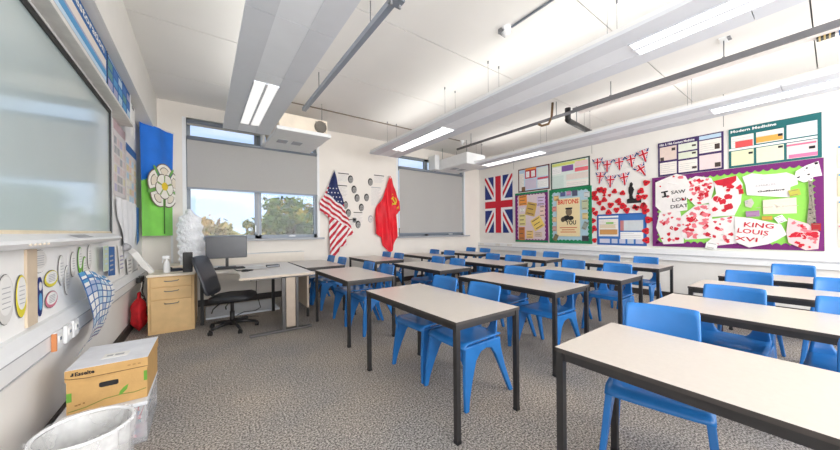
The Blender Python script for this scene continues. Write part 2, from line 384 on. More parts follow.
# pipes, trunking, detector, air units
def hanger(mb, x, y, z, top=ZC): mb.tube([(x, y, z), (x, y, top)], .006, STEEL, 6); mb.bx(x-.025, x+.025, y-.012, y+.012, z-.01, z+.025, STEEL)
PIPE = mat('pipe_blue_grey', (142, 152, 166), .4, metal=.2, var=.04)
r = thing('ceiling_pipe', 'square blue-grey steel pipe hung between the left and middle rafts', 'pipe', (1.29, 2.1, 3.17))
MB().bx(-.027, .027, 0, 2.75, -.027, .027, PIPE).build('tube', r)
j = MB(); j.bx(-.055, .055, -.06, .04, -.045, .045, WFRAME); j.tube([(0, -.06, .0), (0, -1.4, 0)], .03, STEEL, 10)
for k in (-.04, .04): j.tube([(k, .0, -.07), (k, .0, .07)], .012, STEEL, 8)
j.build('flange', r)
for y in (2.0, .45): h_ = MB(); hanger(h_, 0, y, 0, ZC-3.17); h_.build('hanger', r)
r = thing('lamp_trunking', 'dark grey lighting trunking, underside coloured pale as if lit, above the right-hand tables', 'trunking', (4.82, YB+.3, 3.12))
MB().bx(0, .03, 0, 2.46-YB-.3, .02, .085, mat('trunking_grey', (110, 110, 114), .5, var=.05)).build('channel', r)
MB().bx(.03, .15, 0, 2.4-YB-.3, .012, .06, mat('trunking_lit_tone', (238, 230, 226), .5)).build('underside', r)  # light on the underside is put into this paler colour
k = MB(); k.bx(.09, .175, -.01-YB-.3, .10-YB-.3, -.006, .04, BLACK)
for q in (.02, .05, .08): k.bx(.088, .178, q-.3-YB-.006, q-.3-YB+.006, -.009, .044, mat('gold_clip', (196, 172, 110), .4))
k.bx(.09, .178, -.6-YB-.3, -.03-YB-.3, -.008, .045, mat('blue_label', (44, 92, 150), .5)); k.build('joint_box', r)
for y in (1.92, .74, -.6): h_ = MB(); hanger(h_, .05, y-YB-.3, .08, ZC-3.12); h_.build('hanger', r)
h_ = MB()
h_.bx(.0, .1, .74-YB-.3-.06, .74-YB-.3-.03, .3, .31, STEEL); h_.bx(-.03, .13, .74-YB-.33, .74-YB-.27, .295, .309, WHITE)
h_.build('bracket', r)
r = thing('ceiling_pipe', 'thin grey conduit running from the trunking to the right-hand air unit', 'pipe', (4.87, 2.46, 3.17))
MB().tube([(0, 0, 0), (0, 2.75, 0)], .026, mat('trunking_grey', (110, 110, 114)), 10).build('tube', r)
for y in (2.3, .3): h_ = MB(); hanger(h_, 0, y, 0, ZC-3.17); h_.build('hanger', r)
r = thing('black_pipe', 'black insulated elbow pipe pointing toward the poster wall', 'pipe', (5.0, 2.66, 3.12))
MB().tube([(-.06, -.06, .16), (-.06, -.06, .0), (-.04, -.05, -.02), (.0, -.04, -.03), (.95, .0, -.06)], [.045, .045, .05, .045, .04], BLACK, 12).build('tube', r)
MB().tube([(.35, 0, 0), (.35, 0, ZC-3.12)], .006, STEEL, 6).build('hanger', r)
r = thing('copper_pipe', 'short bent copper pipe hooking under the ceiling conduit', 'pipe', (4.8, 2.9, 3.1))
MB().tube([(-.05, .12, .0), (.02, .1, -.02), (.06, .0, -.01), (.06, -.06, .08), (.06, -.08, ZC-3.1)], .02, mat('aged_copper', (112, 88, 62), .5, metal=.5), 10).build('tube', r)
r = thing('ceiling_conduit', 'thin conduit crossing the ceiling in front of the windows', 'pipe', (.9, 5.29, ZC-.012))
MB().tube([(0, 0, 0), (4.2, 0, 0)], .011, mat('conduit_brown', (140, 128, 116), .6), 8).build('tube', r)
MB().lathe([(0, -.09), (.035, -.08), (.035, -.03), (.06, -.02), (.06, .012)], WHITE, (4.2, 0, 0), 14).build('junction', r)
r = thing('smoke_detector', 'white smoke detector on the ceiling beside the middle raft', 'smoke detector', (2.65, 2.06, ZC))
MB().lathe([(0, -.075), (.03, -.075), (.045, -.06), (.05, -.045), (.038, -.042), (.038, -.034), (.055, -.03), (.058, 0)], WHITE, n=20).build('body', r)
MB().bx(-.055, .055, -.01, .06, -.05, -.002, STEEL).build('mount', r)
MB().tube([(0.02, -.06, -.014), (.02, -4.0, -.014)], .012, PIPE, 8).build('conduit', r)
for (y, dx) in ((3.3, 0),):
    pass
def air_unit(x0, x1, y0, casing, label, vent):
    r = thing('air_unit', label, 'air conditioner', (x0, y0, 2.86), group='ceiling air units')
    w_, d_ = x1-x0, D-.1-y0
    MB().bev(.03, w_-.03, .03, d_, .04, .27, casing, .015).build('casing', r)
    b = MB(); b.bev(-.01, w_+.02, -.01, d_, -.015, .045, WHITE, .012); b.build('base_panel', r)
    g = MB()
    for gx in (.12, .36):
        for k in range(8): g.bx(gx, gx+.16, .55+k*.025, .565+k*.025, -.021, -.013, SILL)
    g.build('intake_grille', r)
    if vent:
        v = MB(); v.lathe([(0, .02), (.095, .02), (.1, .012), (.1, .03)], mat('grille_dark', (118, 110, 100), .6), (w_-.15, 0, .145), 24, axis='y')
        for k in range(-4, 5): v.bx(w_-.15-.085, w_-.15+.085, .005, .018, .143+k*.018, .149+k*.018, mat('grille_slat', (150, 143, 134), .6))
        v.build('round_vent', r)
    for (a, q) in ((.1, .1), (w_-.1, .1), (.1, 1.0), (w_-.1, 1.0)): MB().tube([(a, q, .27), (a, q, ZC-2.86)], .006, STEEL, 6).build('hanger', r)
air_unit(.93, 1.75, 5.0, CREAM, 'cream ceiling air unit with a round vent above the left window', True)
air_unit(5.05, 5.76, 5.08, WHITE, 'white ceiling air unit above the right-hand window', False)
r = thing('wall_duct', 'white vertical duct block beside the left air unit', 'duct', (.94, D-.3, 2.87), group='ducts beside the air units')
MB().bev(-.06, -.015, 0, .27, 0, .3, WHITE, .01).build('casing', r)
r = thing('wall_duct', 'white vertical duct block beside the right air unit', 'duct', (4.98, D-.3, 2.85))
MB().bev(-.1, .05, 0, .28, 0, .38, WHITE, .01).build('casing', r)

# ------------------------------------------------------------------ wall trunking + sockets
r = thing('dado_trunking', 'long white cable trunking along the poster wall under the boards', 'trunking', (W, YB, .69))
MB().bx(-.075, -.001, 0, D-YB-.01, .11, .2, WHITE).bx(-.06, -.001, 0, D-YB-.01, 0, .105, WHITE).bx(-.08, -.001, 0, D-YB-.01, .095, .112, mat('trunk_line', (190, 190, 194), .5)).build('channel', r)
k = MB()
for y in (6.2, 5.6, 5.2): k.bx(-.082, -.07, y-YB-.08, y-YB+.08, .125, .185, mat('socket_pale', (225, 222, 216), .4))
k.build('socket_plate', r)
r = thing('dado_trunking', 'long white cable trunking on the wall below the whiteboard', 'trunking', (XL, YB, .57))
b = MB(); prof = [(.001, 0), (.055, 0), (.065, .02), (.065, .115), (.05, .135), (.03, .18), (.001, .18)]
b.poly([(q[0], q[1]) for q in prof], 0, D-YB-.01, WHITE, M=Matrix(((1,0,0,0),(0,0,1,0),(0,1,0,0),(0,0,0,1)))); b.build('channel', r, normals=True)
MB().bx(.0645, .068, 0, D-YB-.01, .018, .024, SILL).bx(.0645, .068, 0, D-YB-.01, .108, .112, SILL).build('trim_line', r)
for i, (y, lab) in enumerate(((2.70, 'white socket plate with an orange side, nearest the camera on the left trunking'), (2.86, 'middle white data socket on the left trunking'), (2.99, 'furthest white data socket on the left trunking'))):
    r = thing('wall_socket', lab, 'socket', (XL+.068, y, .635), group='sockets on the left trunking')
    MB().bev(0, .018, -.05, .05, -.055, .055, WHITE, .006).build('plate', r)
    s_ = MB().bx(.016, .021, -.022, .022, -.01, .03, PAPER).bx(.02, .023, -.012, .012, .0, .018, WFRAME); s_.build('switch', r)
    if i == 0: MB().bx(.0, .02, -.062, -.048, -.05, .05, mat('orange_edge', (206, 134, 84), .6)).build('side_strip', r)

# ------------------------------------------------------------------ classroom tables and chairs
def make_table():
    r = thing('classroom_table', 'x', 'table')
    t = MB(); t.add([(0,0,.7235), (.6,0,.7235), (.6,1.2,.7235), (0,1.2,.7235)], [(0,1,2,3)], TOP)
    t.add([(0,0,.7235), (.6,0,.7235), (.6,1.2,.7235), (0,1.2,.7235), (0,0,.705), (.6,0,.705), (.6,1.2,.705), (0,1.2,.705)], [(0,4,5,1),(1,5,6,2),(2,6,7,3),(3,7,4,0),(4,7,6,5)], EDGE)
    t.build('tabletop', r)
    f = MB()
    for a in ((.012, .588, .012, .04), (.012, .588, 1.16, 1.188), (.012, .04, .012, 1.188), (.56, .588, .012, 1.188)): f.bx(a[0], a[1], a[2], a[3], .668, .7048, DARK)
    f.build('frame', r)
    for x in (.019, .581):
        for y in (.019, 1.181):
            MB().bx(x-.0155, x+.0155, y-.0155, y+.0155, .008, .704, DARK).bx(x-.017, x+.017, y-.017, y+.017, 0, .02, BLACK).build('leg', r)
    return r
def make_chair():
    r = thing('school_chair', 'x', 'chair')
    def seat(u, v):
        if v < .2:                                                    # front edge rolls down into a deep lip
            t = v/.2; x = -.232 + .035*t**1.6; drop = .034*(1-t)**1.6
        else: x = -.197 + .372*(v-.2)/.8; drop = 0
        hw = .205 - .012*max(0, (v-.3)); s_ = abs(2*u-1); y = (2*u-1)*hw
        dish = .018*math.sin(max(0, v-.2)/.8*PI)*(1-s_*s_)
        z = .448 - drop - dish 
        return (x + .012*s_**4*(v < .2), y, z)
    o = MB().grid(seat, 14, 22, BLUE).build('seat', r); solid(o, .012, -1)
    # backrest: ring of quads between outer outline and opening
    def half(z):
        k = [(.40,.19),(.46,.195),(.52,.185),(.58,.176),(.66,.170),(.82,.168)]
        for (a, p), (b, q) in zip(k, k[1:]):
            if z <= b: return p + (q-p)*(z-a)/(b-a)
        return k[-1][1]
    N = 96; ring = []
    for i in range(N):
        a = 2*PI*i/N; ca, sa = math.cos(a), math.sin(a)
        # outer superellipse-like box
        m_ = max(abs(ca), abs(sa)); oy, oz = ca/m_, sa/m_
        if abs(abs(oy)-abs(oz)) < .02: oy *= .975; oz *= .985
        Z = .606 + oz*.206; Y = oy*half(Z)
        hy, hz = ca*.108, .54 + sa*(.07 if sa > 0 else .105)
        ring.append(((Y, Z), (hy, hz)))
    def P(y, z):
        return (.165 + (z-.44)*.24 - .035*(y/.17)**2 - .02*max(0, (.48-z)/.08), y, z)
    vs = []; fs = []; K = 6
    for (o_, h_) in ring:
        for k in range(K+1):
            t = k/K; vs.append(P(h_[0]+(o_[0]-h_[0])*t, h_[1]+(o_[1]-h_[1])*t))
    for i in range(N):
        for k in range(K):
            a = i*(K+1)+k; b = ((i+1) % N)*(K+1)+k; fs.append((a, a+1, b+1, b))
    o = MB().add(vs, fs, BLUE, True).build('backrest', r); solid(o, .012, 0)
    for s_ in (-1, 1):
        for prof in ([(-.215,.432),(.0,.432),(.0,.385),(-.06,.372),(-.115,.32),(-.165,.20),(-.205,.08),(-.22,0),(-.255,0),(-.250,.12),(-.238,.25),(-.225,.36)],
                     [(.0,.432),(.165,.432),(.165,.36),(.195,.22),(.243,.08),(.272,0),(.236,0),(.19,.1),(.14,.22),(.10,.31),(.06,.372),(.0,.385)]):
            n = len(prof); L_ = MB()
            vs = [(p[0], s_*(.172+(.435-p[1])*.10), p[1]) for p in prof] + [(p[0], s_*(.172+(.435-p[1])*.10+.032-.015*(.435-p[1])), p[1]) for p in prof]
            L_.add(vs, [tuple(range(n)), tuple(range(2*n-1, n-1, -1))] + [(i, i+n, (i+1) % n+n, (i+1) % n) for i in range(n)], BLUE)
            bevel(L_.build('leg', r, normals=True), .006)
    return r
T0 = make_table(); C0 = make_chair(); first = {'t': True, 'c': True}
tabs = {(0,0):(1.31,-.44),(1,0):(2.56,-.40),(2,0):(3.66,-.39),(3,0):(4.72,-.42),
        (0,1):(1.195,1.30),(1,1):(2.43,1.40),(2,1):(3.53,1.31),(3,1):(4.93,1.38),
        (0,2):(1.262,3.09),(1,2):(2.562,3.10),(2,2):(3.66,2.92),(3,2):(4.82,2.95),
        (0,3):(1.24,4.60),(1,3):(2.46,4.76),(2,3):(3.72,4.72),(3,3):(4.90,4.68)}
chs = {(0,1):[(1.95,2.26),(1.955,1.745)], (1,1):[(3.17,2.31),(3.15,1.75)], (2,1):[(4.41,2.28),(4.40,1.665)], (3,1):[(5.78,2.41),(5.76,1.78)],
       (0,2):[(2.01,4.12),(2.04,3.66)], (1,2):[(3.34,4.10),(3.32,3.53)], (2,2):[(4.54,4.00),(4.50,3.36)], (3,2):[(5.76,3.98),(5.76,3.47)],
       (0,3):[(1.98,5.62),(2.0,5.12)], (1,3):[(3.26,5.72),(3.26,5.22)], (2,3):[(4.5,5.58),(4.52,5.1)], (3,3):[(5.7,5.55),(5.68,5.1)],
       (0,0):[(2.19,.55),(2.14,-.17)], (1,0):[(3.34,.46),(3.32,-.09)], (2,0):[(4.60,.535),(4.53,-.05)], (3,0):[(5.80,.30),(5.9,-.2)]}
rown = ['first', 'second', 'third', 'fourth']; posn = ['fourth', 'third', 'second', 'first']
spec = {(0,0): 'big pale-topped table filling the lower right corner of the view', (0,1): 'complete pale-topped table with dark legs, nearest one in the front middle'}
side = ['window side', 'camera side']
for (a, b), (x, y) in tabs.items():
    t = T0 if first['t'] else copy_tree(T0); first['t'] = False
    t.location = (x, y, 0); t.rotation_euler = (0, 0, rnd.uniform(-.008, .008) if (a, b) not in ((0,0),(0,1)) else 0)
    tag(t, spec.get((a, b), 'pale-topped dark-framed table, %s row from whiteboard, %s from windows' % (rown[a], posn[b])), 'table', 'pupil tables set in rows')
    (q0, q1) = chs[(a, b)]; gap = max(0, .505-(q0[1]-q1[1]))/2
    for k, (bx_, by_) in enumerate(((q0[0], q0[1]+gap), (q1[0], q1[1]-gap))):
        if (a, b) != (0, 0): by_ = min(by_, y+1.2-.264) if k == 0 else by_
        if k == 1 and (a, b) != (0, 0): by_ = min(by_, min(q0[1]+gap, y+1.2-.264)-.5)
        c_ = C0 if first['c'] else copy_tree(C0); first['c'] = False
        c_.location = (bx_-.25, by_, 0); c_.rotation_euler = (0, 0, rnd.uniform(-.025, .025) if (a, b, k) != (0, 0, 0) else .22)
        tag(c_, 'blue plastic chair, %s of table in %s row from whiteboard, %s from windows' % (side[k], rown[a], posn[b]), 'chair', 'blue moulded chairs at the pupil tables')

# ------------------------------------------------------------------ teacher's desk area
r = thing('teacher_desk', 'pale corner desk with grey steel C-legs in front of the left window', 'desk', (0, 4.05, 0))
out = [(.34, 0), (1.18, 0), (1.20, 1.74), (-.06, 1.74), (-.06, .98), (.10, .96), (.24, .86), (.33, .70), (.37, .5), (.37, .28)]
t = MB(); t.poly(out, .702, .727, DESKT); t.build('desktop', r); 
MB().poly([(q[0], q[1]) for q in [(.335, -.003), (1.185, -.003), (1.185, .004), (.335, .004)]], .70, .726, mat('desk_edge', (196, 182, 166), .5)).build('edge_band', r)
DST = mat('desk_leg_steel', (100, 98, 98), .45, metal=.3, var=.05)
lg = MB(); lg.bev(.44, 1.16, -.0+.02, .08, .0, .03, DST, .008); lg.bx(.80, .84, .03, .07, .03, .7, DST); lg.bx(.965, .995, .03, .07, .03, .7, DST); lg.bx(.45, 1.15, .03, .07, .68, .702, DST); lg.build('leg', r)
MB().bx(.85, .96, .04, .06, .05, .7, mat('panel_beige', (190, 174, 158), .6)).build('leg_panel', r)
MB().bx(1.12, 1.14, .08, 1.66, .25, .7, mat('panel_beige', (190, 174, 158))).build('modesty_panel', r)
MB().bx(.88, .92, 1.2, 1.24, 0, .702, BLACK).build('leg', r)
MB().bx(-.04, 0, 1.0, 1.04, 0, .702, BLACK).build('leg', r)
MB().bx(-.04, 0, 1.66, 1.7, 0, .702, BLACK).build('leg', r)

r = thing('computer_monitor', 'black flat monitor standing on the corner desk below the window', 'monitor', (.29, 5.42, .727), rz=-.05)
MB().bev(-.265, .265, -.02, .02, .145, .475, mat('screen_dark', (62, 64, 70), .35, var=.05), .008).build('screen', r)
MB().bx(-.255, .255, -.0225, -.0195, .155, .465, mat('screen_glass', (72, 74, 80), .25, var=.04)).build('display', r)
MB().bx(-.02, .02, .0, .03, .01, .3, BLACK).build('neck', r)
MB().bev(-.12, .12, -.07, .09, 0, .014, BLACK, .005).build('base', r)
r = thing('docking_box', 'small black box near the back right of the corner desk', 'box', (.86, 5.05, .727))
MB().bev(-.09, .09, -.05, .05, 0, .035, BLACK, .006).build('body', r); MB().bx(-.08, .08, -.0515, -.05, .01, .025, STEEL).build('front_strip', r)
r = thing('computer_mouse', 'black mouse and strap lying on the desk front of the monitor', 'mouse', (.46, 4.72, .727))
MB().lathe([(0, .03), (.03, .027), (.045, .012), (.045, 0)], BLACK, n=16).build('body', r)
MB().tube([(.04, 0, .006), (.1, .05, .006), (.02, .12, .006), (-.08, .1, .006), (-.1, .3, .006)], .006, BLACK, 6).build('cable', r)
r = thing('keyboard', 'black keyboard on the desk between chair and monitor', 'keyboard', (.30, 5.2, .727), rz=.1)
MB().bev(-.2, .2, -.07, .07, 0, .018, BLACK, .005).build('case', r)
k = MB()
for i in range(13):
    for j in range(4): k.bx(-.19+i*.0295, -.166+i*.0295, -.06+j*.03, -.036+j*.03, .018, .023, FABR)
k.build('keys', r)
for i, (x, y, a, lab) in enumerate(((.62, 5.3, .3, 'loose white sheet of paper right of the monitor'), (.62, 4.98, -.4, 'loose white sheet of paper beside the black mouse'), (.06, 5.56, .1, 'white sheet of paper left of the monitor stand'))):
    r = thing('paper_sheet', lab, 'paper', (x, y, .7275+.0015*i), rz=a, group='papers on the desk')
    MB().grid(lambda u, v: ((u-.5)*.297, (v-.5)*.21, .003+.006*math.sin(u*5)**2), 8, 4, PAPER).build('sheet', r)
    MB().bx(-.11, .08, .06, .064, .0105, .011, WFRAME).build('heading_line', r)

# office chair
r = thing('office_chair', 'black swivel office chair on castors beside the corner desk', 'chair', (.30, 4.62, 0), rz=-.38); r.scale = (.94, .94, .95)
def seatp(u, v):
    x = (u-.5)*.47; y = (v-.5)*.46
    return (x, y, 0)
s_ = MB()
prof = [(-.24,.43),(-.23,.47),(-.1,.49),(.08,.492),(.2,.50),(.265,.475),(.275,.44),(.24,.42),(0,.41),(-.2,.41)]
def loft(mb, prof, wfn, material, n=14):
    vs = []; P_ = len(prof)
    for j in range(n+1):
        t = -1+2*j/n; k = (1-abs(t)**4)**.5 if abs(t) < 1 else 0
        cx = sum(p[0] for p in prof)/P_; cz = sum(p[1] for p in prof)/P_
        for p in prof:
            sc = .75+.25*k
            vs.append((cx+(p[0]-cx)*sc, t*wfn, cz+(p[1]-cz)*sc))
    fs = [(j*P_+i, j*P_+(i+1) % P_, (j+1)*P_+(i+1) % P_, (j+1)*P_+i) for j in range(n) for i in range(P_)] + [tuple(range(P_-1,-1,-1)), tuple(range(n*P_, (n+1)*P_))]
    return mb.add(vs, fs, material, True)
o = loft(MB(), prof, .235, FABR).build('seat', r, normals=True)
prof = [(-.20,.50),(-.225,.58),(-.26,.72),(-.33,.90),(-.38,1.01),(-.405,1.02),(-.40,.98),(-.35,.86),(-.30,.72),(-.265,.58),(-.235,.49)]
o = loft(MB(), prof, .235, mat('black_vinyl', (52, 54, 60), .38, var=.1), 14).build('backrest', r, normals=True)
MB().tube([(-.02, 0, .41), (-.2, 0, .43), (-.29, 0, .55), (-.31, 0, .66)], .022, BLACK, 8).bx(-.12, .12, -.08, .08, .385, .415, BLACK).build('back_bracket', r)
MB().tube([(.0, -.08, .4), (.0, -.24, .36), (.02, -.28, .34)], .008, BLACK, 6).tube([(-.1, -.08, .4), (-.16, -.2, .33), (-.17, -.22, .28)], .008, BLACK, 6).build('lever', r)
MB().tube([(0,0,.1), (0,0,.25)], .03, BLACK, 12).tube([(0,0,.25), (0,0,.4)], .022, BLACK, 12).build('gas_column', r)
b = MB(); b.lathe([(0,.12),(.05,.11),(.05,.07),(0,.07)], BLACK, n=14)
for k in range(5):
    a = 2*PI*k/5 + .3; b.tube([(0,0,.1), (.15*math.cos(a), .15*math.sin(a), .095), (.29*math.cos(a), .29*math.sin(a), .07)], [.028, .022, .016], BLACK, 8)
b.build('star_base', r)
for k in range(5):
    a = 2*PI*k/5 + .3; cx, cy = .3*math.cos(a), .3*math.sin(a)
    w_ = MB(); w_.lathe([(0,-.022),(.026,-.022),(.028,-.012),(.02,0),(.028,.012),(.026,.022),(0,.022)], BLACK, (cx, cy, .028), 14, axis='x'); w_.bx(cx-.014, cx+.014, cy-.012, cy+.012, .04, .072, BLACK); w_.build('castor', r)

# drawer pedestal
r = thing('drawer_pedestal', 'light oak three-drawer pedestal beside the left wall', 'drawers', (-.56, 4.95, 0), rz=-.03)
MB().bx(0, .46, .0, .62, .0, .715, WOOD).build('carcass', r)
MB().bev(-.01, .47, -.02, .64, .715, .742, mat('pedestal_top', (233, 222, 204), .45), .004).build('top', r)
for z0, z1 in ((.59, .705), (.435, .578), (.045, .423)):
    d = MB().bev(.028, .432, -.018, .002, z0, z1, WOOD, .003).build('drawer', r)
    zc = z1-.045; MB().tube([(.16, -.018, zc), (.17, -.038, zc-.004), (.23, -.044, zc-.006), (.29, -.038, zc), (.30, -.018, zc+.004)], .005, STEEL, 8).build('handle', d)
r = thing('black_speaker', 'tall black desktop speaker on the right side of the pedestal', 'speaker', (-.17, 5.08, .742))
MB().bev(-.052, .052, -.06, .06, 0, .26, BLACK, .008).build('body', r); MB().lathe([(0,0),(.035,.004),(.038,0)], FABR, (0, -.062, .08), 16, axis='y').build('cone', r)
r = thing('spray_bottle', 'white trigger spray bottle standing on the drawer pedestal', 'bottle', (-.39, 5.12, .742))
MB().lathe([(0,0),(.033,.0),(.036,.02),(.036,.1),(.025,.14),(.013,.165),(.013,.18)], WHITE, n=18).build('bottle', r)
MB().bev(-.045, .03, -.012, .012, .18, .225, WHITE, .006).tube([(-.03, 0, .18), (-.045, 0, .15), (-.04, 0, .13)], .005, WHITE, 6).build('trigger_head', r)
r = thing('desk_phone', 'black desk phone with coiled cord on the drawer pedestal', 'phone', (-.33, 5.3, .742), rz=.3)
MB().bev(-.09, .09, -.08, .08, 0, .035, mat('phone_black', (34, 40, 58), .5), .01).build('base', r)
MB().bev(-.085, -.035, -.1, .1, .036, .062, BLACK, .01).build('handset', r)

# crumpled white sheets by the window
def crumple(name, label, cat, loc, outline, amp, seed, material, thick=.1):
    r = thing(name, label, cat, loc); q = random.Random(seed)
    ph = [(q.uniform(8, 40), q.uniform(8, 40), q.uniform(0, 6), q.uniform(.3, 1)) for _ in range(7)]
    def fn(u, v):
        L, R = outline(v); x = L+(R-L)*u; z = v
        d = sum(a[3]*abs(math.sin(x*a[0]+z*a[1]*(1 if n_ % 2 else -1)+a[2]+1.5*math.sin(x*23+z*17))) for n_, a in enumerate(ph))/4*amp + q.uniform(-.006, .006)
        return (x, -d - thick*math.sin(u*PI), z*1.0)
    o = MB().grid(fn, 40, 70, material, smooth=False).build('sheet', r)
    o2 = MB().grid(lambda u, v: (fn(u, v)[0], -fn(u, v)[1]*.6, v), 30, 50, material, smooth=False).build('back_sheet', r)
    return r
def ol(v):
    k = [(0,-.13,.17),(.3,-.15,.19),(.42,-.16,.16),(.6,-.16,.155),(.72,-.13,.13),(.78,-.06,.06),(.84,-.03,.0)]
    z = v
    for (a,l0,r0),(b,l1,r1) in zip(k, k[1:]):
        if z <= b: t = (z-a)/(b-a); return (l0+(l1-l0)*t + .012*math.sin(z*60), r0+(r1-r0)*t + .012*math.sin(z*47))
    return (-.03, 0)
CRM = film_mat('crumpled_white_film', (246, 248, 252), (.75, .98))
r = crumple('crumpled_sheets', 'tall bundle of crumpled white translucent sheets standing by the left window', 'plastic sheeting', (-.16, 5.78, .78), lambda v: ol(v*.84), .032, 4, CRM)
for ch in [x for x in COL.objects if x.parent == r]: ch.scale = (1, 1, .84)
r = thing('storage_cupboard', 'low beige cupboard under the window carrying the crumpled sheets', 'cupboard', (-.42, 5.66, 0))
MB().bx(0, .34, 0, .5, 0, .78, CREAM).build('carcass', r); MB().bx(.01, .33, -.012, 0, .05, .75, CREAM).build('door', r)
r = thing('radiator', 'long white slatted radiator under the left window', 'radiator', (-.02, D-.1, .42))
WHITE_R = mat('radiator_paint', (234, 226, 215), .5, var=.02)
k = MB(); k.bx(0, 1.66, .01, .095, 0, .44, WHITE_R)
for i in range(55): k.bx(.01+i*.03, .025+i*.03, .0, .01, 0.02, .4, WHITE_R)
k.build('panel', r); MB().bx(-.005, 1.665, -.005, .095, .44, .455, mat('rad_top', (214, 214, 214), .5)).build('top_grille', r)
k = MB()
for i in range(54): k.bx(.02+i*.03, .034+i*.03, .005, .085, .4551, .457, WFRAME)
k.build('grille_slots', r)
r = thing('white_board_panel', 'white board lying flat on the carpet under the corner desk', 'board', (.02, 5.31, 0))
MB().bev(0, .98, 0, .8, 0, .03, mat('glossy_white', (222, 228, 236), .2, var=.03), .005).build('panel', r)
r = thing('floor_cable', 'thin black cable looping over the board under the desk', 'cable', (.4, 5.2, .035))
MB().tube([(0,0,0), (.1,.15,.0), (.25,.12,0), (.35,.3,0), (.3,.4,.25), (.32,.42,.66)], .006, BLACK, 6).build('cord', r)
r = thing('power_brick', 'small black power brick on the board under the desk', 'adapter', (.46, 5.05, 0.0), rz=.2)
MB().bev(-.06, .06, -.03, .03, 0, .04, BLACK, .006).build('body', r); MB().tube([(.06,0,.02),(.14,.02,.01),(.2,-.03,.006)], .004, BLACK, 6).build('lead', r)

# ------------------------------------------------------------------ left wall: whiteboard, posters, cut-outs
r = thing('interactive_whiteboard', 'large wall-mounted interactive whiteboard with black bezel and white tray', 'whiteboard', (0, 0, 0), M=M_L)
SCR = mat('whiteboard_surface', (190, 208, 210), .3, var=.04, scale=1.5, spec=1.0)
SCR.node_tree.nodes['Principled BSDF'].inputs['Coat Weight'].default_value = 1.0; SCR.node_tree.nodes['Principled BSDF'].inputs['Coat Roughness'].default_value = .1; SCR.node_tree.nodes['Principled BSDF'].inputs['Coat IOR'].default_value = 1.9
MB().rect(1.35, 4.24, 1.26, 2.50, .001, .03, WHITE).build('backing', r)
MB().rect(1.40, 4.22, 1.275, 2.48, .03, .036, SCR).build('screen', r)
f = MB(); f.rect(1.37, 4.225, 2.445, 2.485, .028, .045, BLACK); f.rect(4.175, 4.225, 1.27, 2.485, .028, .045, BLACK); f.rect(1.37, 4.225, 1.26, 1.285, .028, .043, mat('cream_bezel', (222, 208, 180), .5)); f.build('bezel', r)
f = MB(); f.rect(1.35, 4.24, 2.487, 2.515, .028, .048, WHITE); f.rect(4.227, 4.243, 1.25, 2.51, .025, .046, WHITE); f.build('outer_frame', r)
t = MB(); t.poly([(0, 1.27), (.085, 1.235), (.095, 1.22), (.07, 1.195), (0, 1.195)], 1.2, 4.14, WHITE, M=Matrix(((0,0,1,0),(0,1,0,0),(1,0,0,.035),(0,0,0,1)))); t.build('pen_tray', r, normals=True)
k = MB(); MLBL = mat('grey_label', (168, 168, 172), .5)
k.add([(2.9, 1.258, .070), (3.25, 1.258, .070), (3.25, 1.2385, .1185), (2.9, 1.2385, .1185)], [(3,2,1,0)], MLBL)
k.build('label_plate', r)
for i in range(5): MB().disc(2.2+i*.05, 1.215, .006, .122, .130, CREAM).build('button', r)
struct(MB().bx(XL+.001, XL+.11, YB+.01, 4.78, 2.53, 2.849, WHITE).build('trim_5'))
struct(MB().bx(XL+.001, XL+.13, YB+.01, 4.80, 2.50, 2.53, mat('ledge', (222, 220, 216), .5)).build('trim_6'))

def panel_thing(name, label, cat, M, pts, material, z=.004, th=.003, group=None):
    cx = min(p[0] for p in pts); cy = min(p[1] for p in pts)
    r = thing(name, label, cat, (cx, cy, 0), M=M, group=group)
    P_ = [(p[0]-cx, p[1]-cy) for p in pts]
    MB().poly(P_, z-th, z, material).build('backing', r)
    return r, cx, cy
def rectp(x0, x1, y0, y1): return [(x0,y0),(x1,y0),(x1,y1),(x0,y1)]
SKY = flat((86, 156, 206)); DB = flat((46, 104, 172)); PALEB = flat((190, 214, 232)); PEACH = flat((236, 202, 178)); GREY = flat((176, 176, 180)); LILAC = flat((172, 170, 200))
r, cx, cy = panel_thing('blue_poster', 'long pale poster with a dark blue heading above the whiteboard', 'poster', M_L, rectp(2.0, 3.65, 2.535, 2.845), PALEB, z=.114)
k = MB(); k.rect(0, 1.65, .215, .31, .114, .116, DB); k.rect(0, 1.65, .14, .21, .114, .1155, flat((232, 222, 214))); k.rect(0, 1.65, .07, .12, .114, .1155, SKY); k.rect(0, 1.65, .125, .138, .114, .1155, LILAC); k.rect(0,1.65,.0,.03,.114,.1155,GREY); k.build('print', r)
k = MB(); text(k, 'Restoration', 1.18, .265, .1185, .085, PW, width=.8, weight=.002); k.build('lettering', r)
r, cx, cy = panel_thing('blue_poster', 'deep blue poster with small pictures, further along above the whiteboard', 'poster', M_L, rectp(3.68, 4.72, 2.535, 2.845), DB, z=.114)
k = MB(); q = random.Random(5)
for i in range(5):
    for j in range(3): k.rect(.05+i*.2, .2+i*.2, .03+j*.085, .095+j*.085, .114, .1155, q.choice([SKY, PALEB, flat((96,150,150)), flat((70,120,190)), LILAC]))
k.rect(.05, .6, .288, .298, .114, .1155, PALEB); k.build('print', r)
MB().rect(-.0, .012, 0, .31, .114, .118, INK).rect(1.01, 1.04, 0, .31, .114, .118, PAPER).build('edge_strip', r)
r, cx, cy = panel_thing('white_notice', 'white clipped notice hanging just past the blue posters', 'paper', M_L, rectp(4.86, 5.1, 2.42, 2.80), PAPER, z=.10)
MB().rect(.06, .16, .34, .37, .10, .104, STEEL).build('clip', r)
